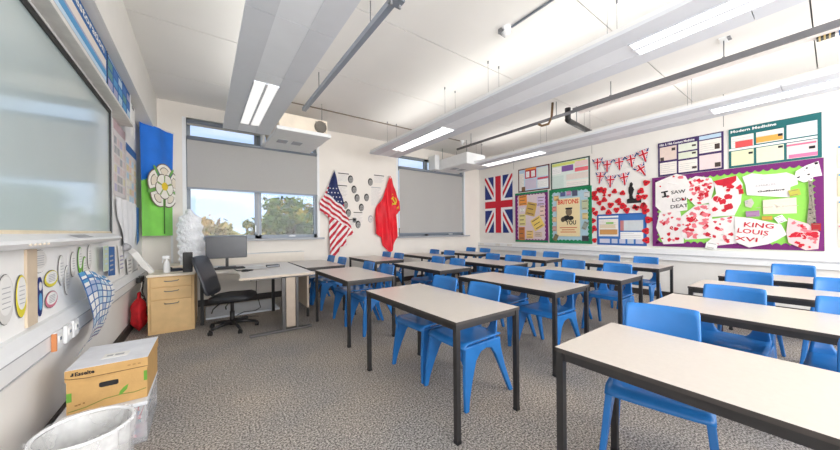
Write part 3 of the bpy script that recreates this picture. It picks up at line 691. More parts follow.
def cal(label, x0, x1, z0, z1, hd, seed, cols):
    r, cx, cy = panel_thing('wall_calendar', label, 'chart', M_L, rectp(x0, x1, z0, z1), flat((226, 220, 220)), z=.008)
    k = MB(); q = random.Random(seed); w_, h_ = x1-x0, z1-z0
    k.rect(0, w_, h_-.1, h_, .008, .010, hd)
    for i in range(4):
        for j in range(6): 
            a = .03+i*(w_-.04)/4; b = .05+j*(h_-.2)/6; k.rect(a, a+(w_-.04)/4-.03, b, b+(h_-.2)/6-.025, .008, .0095, q.choice(cols))
    k.build('print', r)
cal('pinkish wall chart of small panels right beside the whiteboard', 4.52, 5.12, 1.68, 2.5, flat((214, 188, 192)), 1, [flat((222,206,206)), flat((196,190,214)), flat((226,220,196)), GREY])
cal('wall chart with a dark blue heading band near the corner', 5.16, 5.86, 1.62, 2.4, DB, 2, [flat((240,236,226)), flat((226,210,170)), PALEB, flat((236,206,190))])
# draped pale sheet below the charts
def cloth(name, M, sil, colfn, disp, cell, parent_label, cat, group=None, thick=.004, mats=None):
    x0 = min(p[0] for p in sil); x1 = max(p[0] for p in sil); y0 = min(p[1] for p in sil); y1 = max(p[1] for p in sil)
    r = thing(name, parent_label, cat, (x0, y0, 0), M=M, group=group)
    def inside(x, y):
        c_ = False; n = len(sil)
        for i in range(n):
            a, b = sil[i], sil[(i+1) % n]
            if (a[1] > y) != (b[1] > y) and x < (b[0]-a[0])*(y-a[1])/(b[1]-a[1])+a[0]: c_ = not c_
        return c_
    # scanline fitted mesh: rows follow the outline so edges stay smooth
    ny = max(4, int((y1-y0)/cell)); mb = MB(); rows = []
    nx = max(6, int((x1-x0)/cell))
    for j in range(ny+1):
        y = y0 + (y1-y0)*min(max(j/ny, .0005), .9995); xs = []
        for i in range(len(sil)):
            a, b = sil[i], sil[(i+1) % len(sil)]
            if (a[1] > y) != (b[1] > y): xs.append((b[0]-a[0])*(y-a[1])/(b[1]-a[1])+a[0])
        xs.sort(); rows.append((y, xs[0], xs[-1]) if len(xs) > 1 else (y, x0, x0))
    vs = []
    for (y, a, b) in rows:
        for i in range(nx+1):
            x = a+(b-a)*i/nx; vs.append((x-x0, y-y0, disp(x, y)))
    o = len(mb.v); mb.v += vs
    for j in range(ny):
        for i in range(nx):
            y = (rows[j][0]+rows[j+1][0])/2; a = (rows[j][1]+rows[j+1][1])/2; b = (rows[j][2]+rows[j+1][2])/2; x = a+(b-a)*(i+.5)/nx
            mb.f.append((j*(nx+1)+i, j*(nx+1)+i+1, (j+1)*(nx+1)+i+1, (j+1)*(nx+1)+i)); mb.mi.append(mb.m(colfn(x, y))); mb.smooth.append(True)
    mb.build('cloth', r)
    return r, x0, y0
WSH = mat('pale_cloth', (242, 243, 246), .7, var=.04, scale=9)
cloth('hanging_sheet', M_L, [(4.5, 1.66), (5.6, 1.66), (5.58, 1.3), (5.5, 1.0), (4.9, .95), (4.72, 1.3), (4.56, 1.5)], lambda x, y: WSH, lambda x, y: .03+.010*math.sin(x*22+y*3), .03, 'pale grey sheet draped down the wall right of the whiteboard', 'sheet')
for i, (pts, lab, col) in enumerate((([(4.62,1.14),(4.9,1.1),(4.98,.84),(4.72,.80)], 'crumpled white sheet pinned right under the whiteboard tray end', PAPER),
                      ([(5.0,.98),(5.35,1.02),(5.4,.76),(5.1,.72)], 'white paper stuffed behind the trunking near the corner', PAPER),
                      ([(5.62,1.62),(5.80,1.62),(5.80,1.16),(5.62,1.1)], 'narrow blue and white leaflet strip hanging near the flag', DB),
                      ([(4.02,1.14),(4.28,1.13),(4.30,.84),(4.05,.86)], 'dark blue leaflet standing below the whiteboard tray', DB),
                      ([(3.82,1.15),(3.99,1.15),(3.99,.92),(3.82,.92)], 'pale leaflet with green print below the whiteboard tray', flat((200, 214, 190))),
                      ([(5.42,.98),(5.7,.94),(5.72,.76),(5.45,.76)], 'small white bag of papers in the corner above the cables', PAPER))):
    r, cx, cy = panel_thing('wall_leaflet', lab, 'paper', M_L, pts, col, z=.02+.01*i, group='papers pinned along the left wall')
    k = MB(); ww = max(p[0] for p in pts)-cx
    for j in range(4): k.rect(ww*.25, ww*.7, .06+j*.045, .075+j*.045, .02+.01*i, .0212+.01*i, [LILAC, GREY, SKY, GREY, PALEB, GREY][i])
    k.build('print', r)
# speech-bubble cut-outs under the tray
YELL = flat((226, 214, 60)); PINK = flat((206, 120, 140)); LIME = flat((120, 196, 60)); PG = flat((224, 222, 218))
def ell(cx, cy, rx, ry, rot=0, n=22):
    return [(cx+rx*math.cos(2*PI*k/n)*math.cos(rot)-ry*math.sin(2*PI*k/n)*math.sin(rot), cy+rx*math.cos(2*PI*k/n)*math.sin(rot)+ry*math.sin(2*PI*k/n)*math.cos(rot)) for k in range(n)]
cuts = [((2.34,.95),.075,.12,PG,PAPER,'wide white cut-out note at the far left edge under the whiteboard'),
 ((2.495,.94),.055,.11,YELL,PAPER,'tall oval cut-out with a bright yellow lower end'),
 ((2.715,1.105),.10,.065,PAPER,PG,'wide oval white cut-out just under the tray'),
 ((2.88,.985),.10,.05,YELL,PAPER,'slanted oval cut-out with yellow tips'),
 ((2.88,.855),.09,.05,PINK,PAPER,'round cut-out rimmed in pink'),
 ((3.045,1.02),.05,.10,PG,PAPER,'narrow upright white cut-out left of the green-tipped ones'),
 ((3.15,.94),.05,.10,PAPER,PG,'plain upright white cut-out close to the trunking'),
 ((3.27,1.04),.05,.09,PG,PAPER,'upright white cut-out with a grey outline in the middle'),
 ((3.42,1.06),.05,.1,LIME,PAPER,'upright white cut-out with a green lower rim'),
 ((3.53,.98),.05,.1,LIME,PAPER,'last upright cut-out before the wavy poster, green tip'),
 ((3.66,1.07),.05,.1,PG,PAPER,'white oval cut-out right below the tray label')]
for i, ((x, y), rx, ry, ca, cb, lab) in enumerate(cuts):
    r = thing('paper_cutout', lab, 'paper cutout', (x, y, 0), M=M_L, group='oval paper cut-outs under the whiteboard')
    MB().poly(ell(0, 0, rx+.003, ry+.003), .004, .006, flat((90, 84, 84))).poly(ell(0, 0, rx, ry), .006, .008, ca).build('outline', r)
    k = MB().poly(ell(0, ry*.14, rx*.86, ry*.78), .008, .009, cb)
    for j in range(5): k.rect(-rx*.5, rx*.5, ry*(-.35+j*.2), ry*(-.35+j*.2)+.004, .009, .0098, GREY)
    k.build('print', r)
r = thing('paper_cutout', 'dark blue upright bottle-shaped picture below the wide oval cut-out', 'paper cutout', (2.715, .90, 0), M=M_L, group='oval paper cut-outs under the whiteboard')
MB().poly(ell(0, 0, .036, .115), .004, .008, NAVY).build('outline', r); MB().poly(ell(.0, -.03, .02, .05), .008, .0095, SKY).poly(ell(0, .06, .018, .025), .008, .0095, PG).build('print', r)
struct(MB().bx(XL+.001, XL+.012, 2.545, 2.665, .76, 1.18, mat('wall_batten', (214, 196, 172), .7)).build('trim_2'))
# wavy timetable poster hanging over the trunking
def wav(u, v):
    w_ = .66 - .10*(1-v); y = 2.93 + .06*math.sin(v*3.1) + .05*(1-v) + w_*u; z = 1.0 - .58*(1-v)*(1-.12*u) - .07*u*v + .02*math.sin(u*5)
    return (y-2.8, z-.4, .075 + .085*math.sin(v*2.9) + .015*math.sin(v*7+u*2))
r = thing('curled_poster', 'blue and white grid poster curling over the left trunking', 'poster', (2.8, .4, 0), M=M_L)
q = random.Random(9); PUR = flat((120, 70, 140)); cc = {}
def wm(u, v):
    i, j = int(u*30), int(v*60)
    if v < .22: return [PW, PUR, PALEB, PW, DB, PW][int((v*60+u*8)) % 6]
    if i % 5 == 0 or j % 6 == 0: return DB
    if v > .86: return SKY if (i//6+j//3) % 2 else PW
    return cc.setdefault((i//5, j//6), q.choice([PW, PW, PALEB, PW, flat((176, 190, 220))]))
MB().grid(wav, 30, 60, PW, matfn=wm).build('sheet', r)

# archive box, crate and bin
r = thing('plastic_crate', 'clear plastic crate of coloured folders under the cardboard box', 'crate', (-.475, 2.70, 0)); r.scale = (.9, 1, 1)
k = MB()
for a in ((-.2, -.195, -.24, .24), (.205, .21, -.24, .24), (-.2, .21, -.24, -.235), (-.2, .21, .235, .24)): k.bx(a[0], a[1], a[2], a[3], 0, .225, CRATEP)
k.bx(-.2, .21, -.24, .24, 0, .006, CRATEP); k.build('tub', r)
MB().bev(-.21, .215, -.25, .25, .222, .248, mat('crate_lid', (226, 229, 234), .35), .008).build('lid', r)
k = 0
for i, cc_ in enumerate([(206, 60, 80), (70, 120, 170), (220, 90, 110), (60, 130, 140), (200, 70, 90), (90, 140, 190), (210, 120, 140)]):
    rr = thing('folder', 'coloured paper folder %s inside the clear crate' % ['nearest the lid', 'second down', 'third down', 'in the middle', 'below the middle', 'second from the bottom', 'at the bottom'][i], 'folder', (-.472, 2.69, .185-.027*i), rz=rnd.uniform(-.04, .04), group='folders stacked in the crate')
    MB().bx(-.155, .155, -.2, .2, 0, .022, mat('folder_%d' % i, cc_, .6)).build('cover', rr); MB().bx(-.153, .159, -.198, .198, .004, .018, PAPER).build('pages', rr)
r = thing('archive_box', 'brown cardboard archive box with white lid and green leaf, on the crate', 'box', (-.457, 2.51, .25), rz=-.02); r.scale = (.91, 1, 1)
MB().bx(-.185, .185, 0, .42, 0, .19, CARD).build('body', r)
l = MB(); l.bx(-.19, .19, -.006, .426, .185, .2485, CARD); l.bx(-.19, .19, -.006, .426, .2485, .25, mat('lid_white', (232, 234, 240), .5)); l.build('lid', r)
fm = Matrix(((1,0,0,0),(0,0,-1,0),(0,1,0,0),(0,0,0,1)))   # local xy -> box front face, z out to -Y
k = MB()
LG = flat((104, 158, 56)); HOLE = INK
def fp(pts, z0, z1, m_): k.poly(pts, z0, z1, m_, M=fm)
fp(rectp(-.185, -.163, .07, .12), 0, .0015, LG); fp(rectp(.168, .185, .105, .165), 0, .0015, LG)
fp([(.045,.048),(.06,.052),(.085,.075),(.092,.105),(.07,.092),(.052,.072)], 0, .0015, LG)
ln = [(-.18,.012),(-.1,.022),(-.02,.045),(.06,.05),(.12,.045),(.18,.055)]
for a, b in zip(ln, ln[1:]): fp([(a[0],a[1]),(b[0],b[1]),(b[0],b[1]+.004),(a[0],a[1]+.004)], 0, .0013, flat((110, 130, 50)))
for a in ((-.15,.04,.012),(-.135,.042,.01),(-.115,.045,.008)): fp(rectp(a[0], a[0]+a[2], a[1], a[1]+.008), 0, .0013, flat((150, 110, 60)))
k.build('print', r)
k = MB()
hp = [(-.035,.118),(.038,.118),(.045,.124),(.045,.142),(.04,.147),(-.037,.147),(-.044,.142),(-.044,.124)]
k.poly(hp, 0, .0016, INK, M=fm); k.build('hand_hole', r)
k = MB(); k2 = MB(); text(k2, 'Esselte', -.105, .222, .0085, .03, INK, width=.085, weight=.001)
k.v = [tuple(fm @ Vector(v)) for v in k2.v]; k.f = k2.f; k.mi = k2.mi; k.ms = k2.ms; k.smooth = k2.smooth
k.poly(rectp(-.165, -.152, .214, .222), .007, .0085, INK, M=fm); k.poly(rectp(-.160, -.152, .222, .232), .007, .0085, INK, M=fm)
for x in (.09, .115, .14): k.poly(rectp(x, x+.014, .215, .222), .007, .0085, flat((170, 130, 80)), M=fm)
ll = [(-.19,.205),(-.17,.198),(-.1,.19),(.19,.193)]
for a, b in zip(ll, ll[1:]): k.poly([(a[0],a[1]),(b[0],b[1]),(b[0],b[1]+.003),(a[0],a[1]+.003)], .006, .0085, flat((110, 84, 50)), M=fm)
k.build('lettering', r)
MB().bx(-.06, .07, .1, .19, .25, .2515, PAPER).bx(-.04, -.01, .13, .16, .2516, .2522, GREY).bx(.0, .045, .13, .16, .2516, .2522, GREY).build('lid_label', r)
BX, BY, BR, BH = -.445, 2.02, .162, .375
r = thing('waste_bin', 'round white waste bin with a clear liner in the bottom left corner', 'bin', (BX, BY, 0))
o = MB().lathe([(0, .01), (BR*.8, .01), (BR*.82, 0), (BR*.98, BH-.01)], mat('bin_plastic', (214, 214, 212), .4), n=36).build('tub', r)
MB().lathe([(BR+.008*math.cos(t), BH+.008*math.sin(t)) for t in [2*PI*i/8 for i in range(9)]], WHITE, n=40).build('rim', r)
def lin_(u, v):
    a = u*2*PI; rr = BR*(1.05 - .16*(1-v)) + .006*math.sin(a*17+v*3)+.004*math.sin(a*31)
    return (rr*math.cos(a), rr*math.sin(a), .1+v*(BH-.09)+.006*math.sin(a*9)*(v < .5))
MB().grid(lin_, 90, 8, FILM).build('liner', r)
MB().grid(lambda u, v: ((BR*(.97-.35*(1-v)))*math.cos(u*2*PI)+.006*math.sin(u*70), (BR*(.97-.35*(1-v)))*math.sin(u*2*PI), BH-.25+.25*v), 90, 8, FILM).build('liner_inside', r)

# red bag, cables and white wedge near pedestal
r = thing('red_bag', 'red fabric bag slumped between the wall and the drawer pedestal', 'bag', (-.672, 5.22, 0))
q = random.Random(3); RB = mat('red_fabric', (196, 30, 40), .7, var=.2, scale=14)
k = MB(); k.grid(lambda u, v: ((.085+.02*math.sin(v*9))*math.sin(v*PI*.92+.1)*math.cos(u*2*PI)*(1+.12*math.sin(u*2*PI*5+v*5)), (.15)*math.sin(v*PI*.92+.12)*math.sin(u*2*PI)*(1+.12*math.sin(u*2*PI*4)), .02+v*.42), 32, 18, RB); k.build('body', r)
MB().tube([(0,-.06,.38), (.0,-.04,.5), (.0,.04,.5), (0,.06,.38)], .012, RB, 8).build('strap', r)
r = thing('cable_bundle', 'tangle of black plugs and cables beside the drawer pedestal', 'cables', (XL+.068, 5.45, .53))
k = MB()
for i in range(9):
    y = q.uniform(-.12, .12); k.tube([(.01, y, .15), (.05, y+q.uniform(-.05,.05), .08), (.03, y+q.uniform(-.1,.1), -.06), (.06, y+q.uniform(-.1,.1), -.2)], .007, BLACK if i % 3 else WHITE, 6)
k.build('leads', r)
for i in range(4): MB().bev(.0, .05, -.14+i*.075, -.09+i*.075, .08, .15, BLACK, .006).build('plug', r)
r = thing('white_wedge', 'long white folded card leaning from the wall onto the pedestal', 'card', (-.60, 5.0, .742))
k = MB(); k.tube([(-.13, -.15, .36), (-.09, -.02, .30), (.0, .08, .12), (.07, .12, .02)], [.03, .045, .04, .03], PAPER, 4, smooth=False); k.build('card', r)
MB().tube([(-.14, -.17, .37), (-.12, -.13, .35)], .04, GREY, 10).build('end_cap', r)

def clip(poly, a, b, c_):   # keep a*x+b*y<=c
    out_ = []
    for i in range(len(poly)):
        p, q = poly[i], poly[(i+1) % len(poly)]; dp, dq = a*p[0]+b*p[1]-c_, a*q[0]+b*q[1]-c_
        if dp <= 0: out_.append(p)
        if (dp < 0 < dq) or (dq < 0 < dp): t = dp/(dp-dq); out_.append((p[0]+(q[0]-p[0])*t, p[1]+(q[1]-p[1])*t))
    return out_
def clip_conv(poly, region):
    n = len(region); area = sum(region[i][0]*region[(i+1)%n][1]-region[(i+1)%n][0]*region[i][1] for i in range(n))
    if area < 0: region = region[::-1]
    for i in range(n):
        p, q = region[i], region[(i+1) % n]; a, b = q[1]-p[1], -(q[0]-p[0])
        poly = clip(poly, a, b, a*p[0]+b*p[1])
        if len(poly) < 3: return None
    return poly
# ------------------------------------------------------------------ flags on window wall
def fold(x, y, amp=.03, f=24, ph=0, s=.3): return .06 + amp*math.sin((x + s*y)*f + ph) + amp*.4*math.sin((x*1.7 - y*.4)*f*.6)
# white rose flag: hung diagonally across the corner
p0 = Vector((-.745, 5.80)); p1 = Vector((-.41, 6.28)); dv = (p1-p0); Lf = dv.length; dv.normalize()
MF = Matrix(((dv.x, 0, dv.y, p0.x), (dv.y, 0, -dv.x, p0.y), (0, 1, 0, 0), (0, 0, 0, 1)))
FBL = mat('flag_blue', (34, 118, 222), .6, var=.08, scale=5); FGR = mat('flag_green', (136, 216, 92), .6, var=.08, scale=5); FWH = mat('flag_white', (244, 240, 230), .6, var=.03); FYE = mat('flag_yellow', (232, 200, 50), .6)
r, fx, fy = cloth('rose_flag', MF, rectp(0, Lf, 1.22, 2.86), lambda x, y: FBL if y > 2.02+.05*math.sin(x*6) else FGR, lambda x, y: .03+.018*math.sin(x*16+y*1.2), .02, 'blue and green flag with a white rose hanging across the left corner', 'flag')
k = MB(); rcx, rcy = .37, 1.98; FRG = rectp(.0, Lf-.004, 1.23, 2.85)
def onflag(mb, pts, z, m_):
    n = len(pts); ar = sum(pts[i][0]*pts[(i+1)%n][1]-pts[(i+1)%n][0]*pts[i][1] for i in range(n))
    c_ = clip_conv(pts if ar > 0 else pts[::-1], FRG)
    if c_: mb.poly(c_, z-.001, z, m_)
def RP(x, y): return (rcx+x*.95, rcy+y*1.12)
OUTL = flat((120, 106, 92))
def petal(a, r0, r1, w_, n=7):
    out_ = []
    for i in range(n): t = -1+2*i/(n-1); rr = r1*(1-.10*abs(t)**2); out_.append(RP(rr*math.cos(a+t*w_), rr*math.sin(a+t*w_)))
    for i in range(3): t = 1-i; out_.append(RP(r0*math.cos(a+t*w_*.6), r0*math.sin(a+t*w_*.6)))
    return out_
for i in range(5):
    a = PI/2 + 2*PI*i/5
    onflag(k, petal(a+PI/5, .1, .325, .07), .0590, flat((120, 180, 90)))
    onflag(k, petal(a, .08, .315, .56), .0610, OUTL); onflag(k, petal(a, .09, .300, .53), .0630, FWH)
    onflag(k, petal(a, .15, .262, .36), .0645, OUTL); onflag(k, petal(a, .15, .252, .33), .0660, flat((236, 226, 208)))
for i in range(5):
    a = -PI/2 + 2*PI*i/5
    onflag(k, petal(a, .02, .18, .58), .0675, OUTL); onflag(k, petal(a, .03, .168, .54), .0690, FWH)
    onflag(k, petal(a+PI/5, .05, .15, .09), .0705, flat((150, 176, 110)))
onflag(k, ell(rcx, rcy, .058, .062), .0725, FYE)
onflag(k, [(rcx-.008, 1.25), (rcx+.012, 1.25), (rcx+.008, 1.80), (rcx-.006, 1.80)], .0605, flat((70, 110, 50)))
for v_ in range(len(k.v)): k.v[v_] = (k.v[v_][0]-fx, k.v[v_][1]-fy, k.v[v_][2])
k.build('rose_emblem', r)
MB().tube([(-.01, 1.645, .03), (Lf+.02, 1.645, .03)], .008, WHITE, 8).build('hanging_rod', r)
struct(MB().bx(-.43, -.40, D-.03, D-.001, .11, 2.85, WHITE).build('trim_3'))

def ZW(cx0, cy0, sc, pts): return [WW(cx0+p[0]/sc, cy0+p[1]/sc) for p in pts]
US = ZW(310, 120, 3.217, [(75,165),(62,200),(45,240),(28,262),(30,292),(60,318),(58,372),(60,430),(74,441),(88,425),(92,408),(116,402),(112,380),(124,372),(138,368),(128,340),(112,300),(100,250),(86,210)])
CAN = ZW(310, 120, 3.217, [(75,160),(60,205),(52,238),(98,276),(116,262),(100,225),(84,190)])
def inpoly(pt, poly):
    c_ = False; x, y = pt
    for i in range(len(poly)):
        a, b = poly[i], poly[(i+1) % len(poly)]
        if (a[1] > y) != (b[1] > y) and x < (b[0]-a[0])*(y-a[1])/(b[1]-a[1])+a[0]: c_ = not c_
    return c_
FR = mat('flag_red', (196, 26, 52), .65, var=.1, scale=8); FN = mat('flag_navy', (30, 44, 96), .65, var=.1); FW2 = mat('flag_offwhite', (240, 236, 236), .65, var=.03)
def uscol(x, y):
    if inpoly((x, y), CAN): return FN
    b_ = WW(310+62/3.217, 120+312/3.217); t_ = WW(310+138/3.217, 120+330/3.217)
    if y > b_[1] - (x-b_[0])*.55: s_ = (y + .72*x)/.058          # upper drape, stripes falling to the right
    else: s_ = (x - .85*y)/.068 + .5                             # lower drape, stripes falling steeply
    return FR if int(math.floor(s_)) % 2 == 0 else FW2
r, ux, uy = cloth('american_flag', M_W, US, uscol, lambda x, y: .07+.03*math.sin(x*24-y*7)+.01*math.sin(x*50), .009, 'stars and stripes flag drooping from a wall pole right of the left window', 'flag')
MB().tube([(WW(334,170)[0]-ux, WW(334,170)[1]-uy, .014), (WW(334,172)[0]-ux, WW(334,172)[1]-uy-.02, .12)], .01, WHITE, 8).build('flag_pole', r)
k = MB(); q = random.Random(12)
for i in range(7):
    for j in range(6):
        x = .10+i*.07+(j % 2)*.035; y = 1.02+j*.09
        X_, Y_ = x+ux+.0, y+uy
        if inpoly((X_, Y_), CAN): k.poly([(x+.019*(1 if n % 2 == 0 else .42)*math.sin(n*PI/5), y+.019*(1 if n % 2 == 0 else .42)*math.cos(n*PI/5)) for n in range(10)], .112, .114, FW2)
k.build('stars', r)
RF = ZW(310, 120, 3.217, [(250,181),(243,215),(232,245),(208,285),(203,310),(206,366),(226,378),(230,402),(252,425),(258,420),(277,375),(273,335),(270,305),(287,292),(285,262),(270,225),(256,190)])
r, ux, uy = cloth('red_flag', M_W, RF, lambda x, y: mat('soviet_red', (228, 22, 42), .6, var=.12, scale=6), lambda x, y: .07+.035*math.sin(x*20+y*4)+.012*math.sin(x*43), .015, 'plain red flag with a yellow hammer and sickle drooping beside the right-hand window', 'flag')
ex, ey = WW(310+262/3.217, 120+262/3.217); ex -= ux; ey -= uy; k = MB()
arc = [(ex+.075*math.cos(a), ey+.09*math.sin(a)) for a in [(-2.3)+i*.32 for i in range(12)]]; inn = [(ex-.012+.055*math.cos(a), ey+.012+.068*math.sin(a)) for a in [(-2.3)+i*.32 for i in range(12)]]
for i in range(11): k.poly([arc[i], arc[i+1], inn[i+1], inn[i]], .128, .131, FYE)
k.poly([(ex-.07, ey+.06), (ex-.04, ey+.085), (ex+.06, ey-.075), (ex+.04, ey-.09)], .128, .132, FYE)
k.poly([(ex-.085, ey+.05), (ex-.03, ey+.11), (ex-.01, ey+.09), (ex-.06, ey+.03)], .128, .1325, FYE)
k.poly([(ex-.065, ey-.10), (ex-.05, ey-.11), (ex-.03, ey-.07), (ex-.045, ey-.06)], .128, .132, FYE)
k.poly([(ex-.045+.02*(1 if n % 2 == 0 else .4)*math.sin(n*PI/5), ey+.155+.02*(1 if n % 2 == 0 else .4)*math.cos(n*PI/5)) for n in range(10)], .128, .131, FYE)
for i in range(3): k.poly([(ex+.07+.02*i, ey-.20+.01*i), (ex+.08+.02*i, ey-.20+.01*i), (ex+.088+.02*i, ey-.14+.01*i), (ex+.078+.02*i, ey-.14+.01*i)], .128, .131, FYE)
k.build('emblem', r)
MB().tube([(WW(388,176)[0]-ux, WW(388,176)[1]-uy, .014), (WW(388,178)[0]-ux, WW(388,178)[1]-uy-.02, .12)], .01, WHITE, 8).build('flag_pole', r)

# black and white portrait prints between the flags
SK = flat((150, 148, 146)); HR = flat((44, 42, 42))
faces = [(350.5,179.3,'top left portrait'),(354,189.5,'second portrait down on the left'),(357,198,'third portrait down on the left'),(345.3,205,'portrait touching the striped flag'),(361.3,207.5,'lowest portrait in the middle'),(348.3,213,'lower portrait beside the striped flag'),(358,224.5,'bottom portrait under the small heading'),(370.3,182,'top right portrait'),(366.5,197.5,'middle right portrait'),(370.5,219,'faint bottom right portrait')]
for i, (u, v, lab) in enumerate(faces):
    x, y = WW(u, v)
    r = thing('portrait_print', 'black and white cut-out head, %s' % lab, 'portrait print', (x, y, 0), M=M_W, group='cut-out portraits between the two flags')
    MB().poly(ell(0, 0, .062, .088), .002, .004, HR if i != 9 else GREY).build('hair', r)
    k = MB().poly(ell(.008, -.012, .048, .07), .004, .006, SK if i != 9 else PG)
    k.build('face', r)
    k = MB().poly(ell(-.01, .0, .01, .005), .006, .007, HR).poly(ell(.028, .0, .01, .005), .006, .007, HR).poly(ell(.01, -.048, .014, .004), .006, .007, HR).poly([(.008,0),(.016,-.028),(.004,-.028)], .006, .0068, flat((110,108,106))); k.build('features', r)
for (u, v, w_, n, lab) in ((343.5,174,.3,3,'thin printed page at the top left between the flags'),(342,186,.28,4,'thin printed page below the top left heading'),(379,176,.32,3,'thin printed page at the top of the red flag'),(376,188,.3,8,'faint tall printed page beside the red flag'),(352,220,.2,2,'small printed heading above the bottom portrait'),(358,213,.26,4,'faint printed page in the centre of the portraits')):
    x, y = WW(u, v)
    r = thing('printed_page', lab, 'paper', (x, y, 0), M=M_W, group='thin printed pages between the two flags')
    MB().rect(-w_/2, w_/2, -.05*n-.02, .05, .0005, .0012, flat((236, 230, 224))).build('sheet', r)
    k = MB(); k.rect(-w_*.42, w_*.42, .0, .018, .0012, .002, HR if n < 5 else GREY)
    for j in range(n*2): k.rect(-w_*.42, w_*(.42-.1*((j*7) % 3)), -.03-.025*j, -.026-.025*j, .0012, .0018, GREY)
    k.build('print', r)

# ------------------------------------------------------------------ right wall displays
JR = mat('jack_red', (204, 24, 48), .65, var=.05); JB = mat('jack_blue', (26, 46, 120), .65, var=.05); JW = mat('jack_white', (240, 238, 240), .65, var=.02)
def jack(mb, region, cx, cy, w_, h_, z, s=1.0):
    mb.poly(region, z-.002, z, JB)
    def band(p, q, t, m_, zz):
        d = Vector((q[0]-p[0], q[1]-p[1])); L = d.length; d.normalize(); n = Vector((-d.y, d.x))*t/2
        r_ = [(p[0]+n.x, p[1]+n.y), (q[0]+n.x, q[1]+n.y), (q[0]-n.x, q[1]-n.y), (p[0]-n.x, p[1]-n.y)]
        c_ = clip_conv(r_, region)
        if c_: mb.poly(c_, zz-.0005, zz, m_)
    A, B, C_, D_ = (cx-w_/2, cy-h_/2), (cx+w_/2, cy+h_/2), (cx-w_/2, cy+h_/2), (cx+w_/2, cy-h_/2)
    m = min(w_, h_)*s
    for e_, (p, q) in enumerate(((A, B), (C_, D_))): band(p, q, m*.2, JW, z+.001+e_*.0003)
    for e_, (p, q) in enumerate(((A, B), (C_, D_))): band(p, q, m*.07, JR, z+.002+e_*.0003)
    band((cx-w_/2, cy), (cx+w_/2, cy), m*.33, JW, z+.003); band((cx, cy-h_/2), (cx, cy+h_/2), m*.33, JW, z+.0034)
    band((cx-w_/2, cy), (cx+w_/2, cy), m*.2, JR, z+.004); band((cx, cy-h_/2), (cx, cy+h_/2), m*.2, JR, z+.0046)
x0, x1 = -6.12, -5.14
r = thing('union_flag', 'large union flag pinned upright on the right wall by the corner', 'flag', (x0, 1.18, 0), M=M_R)
k = MB(); jack(k, rectp(0, x1-x0, 0, 1.62), (x1-x0)/2, .81, x1-x0, 1.62, .006); k.build('cloth', r)

def poster(name, label, x0, x1, y0, y1, frame, body, cells, z=.012, head=None, headcol=PW, hh=.09, cat='poster', fw=.03, headtext_w=None, group=None):
    r = thing(name, label, cat, (x0, y0, 0), M=M_R, group=group); w_, h_ = x1-x0, y1-y0
    MB().rect(0, w_, 0, h_, .002, z, frame).build('backing', r)
    k = MB(); k.rect(fw, w_-fw, fw, h_-fw, z, z+.001, body)
    for i_, (a, b, c_, d, m_) in enumerate(cells): k.rect(a*w_, b*w_, c_*h_, d*h_, z+.001, z+.002+i_*.0003, m_)
    for i_, (a, b, c_, d, m_) in enumerate(cells):
        if d-c_ > .12 and b-a > .1 and m_ in (PW, CR1, PALEB):
            n = int((d-c_)*h_/.035)
            for j in range(1, n): k.rect(a*w_+.012, (a+(b-a)*(.9 if j % 3 else .6))*w_, c_*h_+j*.035, c_*h_+j*.035+.005, z+.002, z+.0022+i_*.0003, GREY)
    k.build('print', r)
    if head:
        k = MB(); k.rect(0, w_*(headtext_w or 1), h_-hh, h_, z+.002, z+.008, frame)
        text(k, head, w_*(headtext_w or 1)*.48, h_-hh*.55, z+.0095, hh*.62, headcol, width=w_*(headtext_w or 1)*.88, weight=.0015); k.build('lettering', r)
    return r
CR1 = flat((238, 232, 224)); ORG = flat((232, 150, 70)); MG = flat((150, 60, 90)); GREEN = flat((22, 132, 84)); PURP = flat((116, 28, 110)); TEAL = flat((24, 104, 108)); DPUR = flat((62, 40, 96)); LG2 = flat((150, 222, 90)); SALM = flat((226, 120, 110)); PK = flat((236, 150, 176)); DKR = flat((96, 40, 44))
poster('history_poster', 'red-brown framed poster left of the pair above the small boards', -4.95, -4.06, 2.25, 2.86, DKR, PALEB, [(.04,.2,.08,.8,CR1),(.24,.6,.55,.92,flat((190,40,60))),(.27,.38,.6,.85,PW),(.44,.56,.6,.85,PW),(.24,.6,.1,.5,flat((206,196,214))),(.64,.96,.56,.92,flat((222,230,224))),(.64,.96,.1,.42,PW),(.64,.96,.44,.52,flat((200,70,90))),(.12,.24,.04,.22,flat((120,90,60))),(.25,.6,.9,.98,ORG)])
poster('history_poster', 'green-edged poster with purple blocks right of the pair above the small boards', -4.02, -3.12, 2.20, 2.86, flat((48, 74, 66)), flat((222, 232, 226)), [(.04,.35,.06,.5,flat((206,222,216))),(.04,.9,.84,.94,flat((214,222,120))),(.3,.6,.62,.82,flat((130,90,160))),(.04,.28,.56,.8,PW),(.64,.96,.72,.9,flat((236,206,206))),(.64,.96,.55,.68,flat((230,110,120))),(.42,.96,.06,.26,CR1),(.42,.96,.3,.5,flat((226,214,206)))])
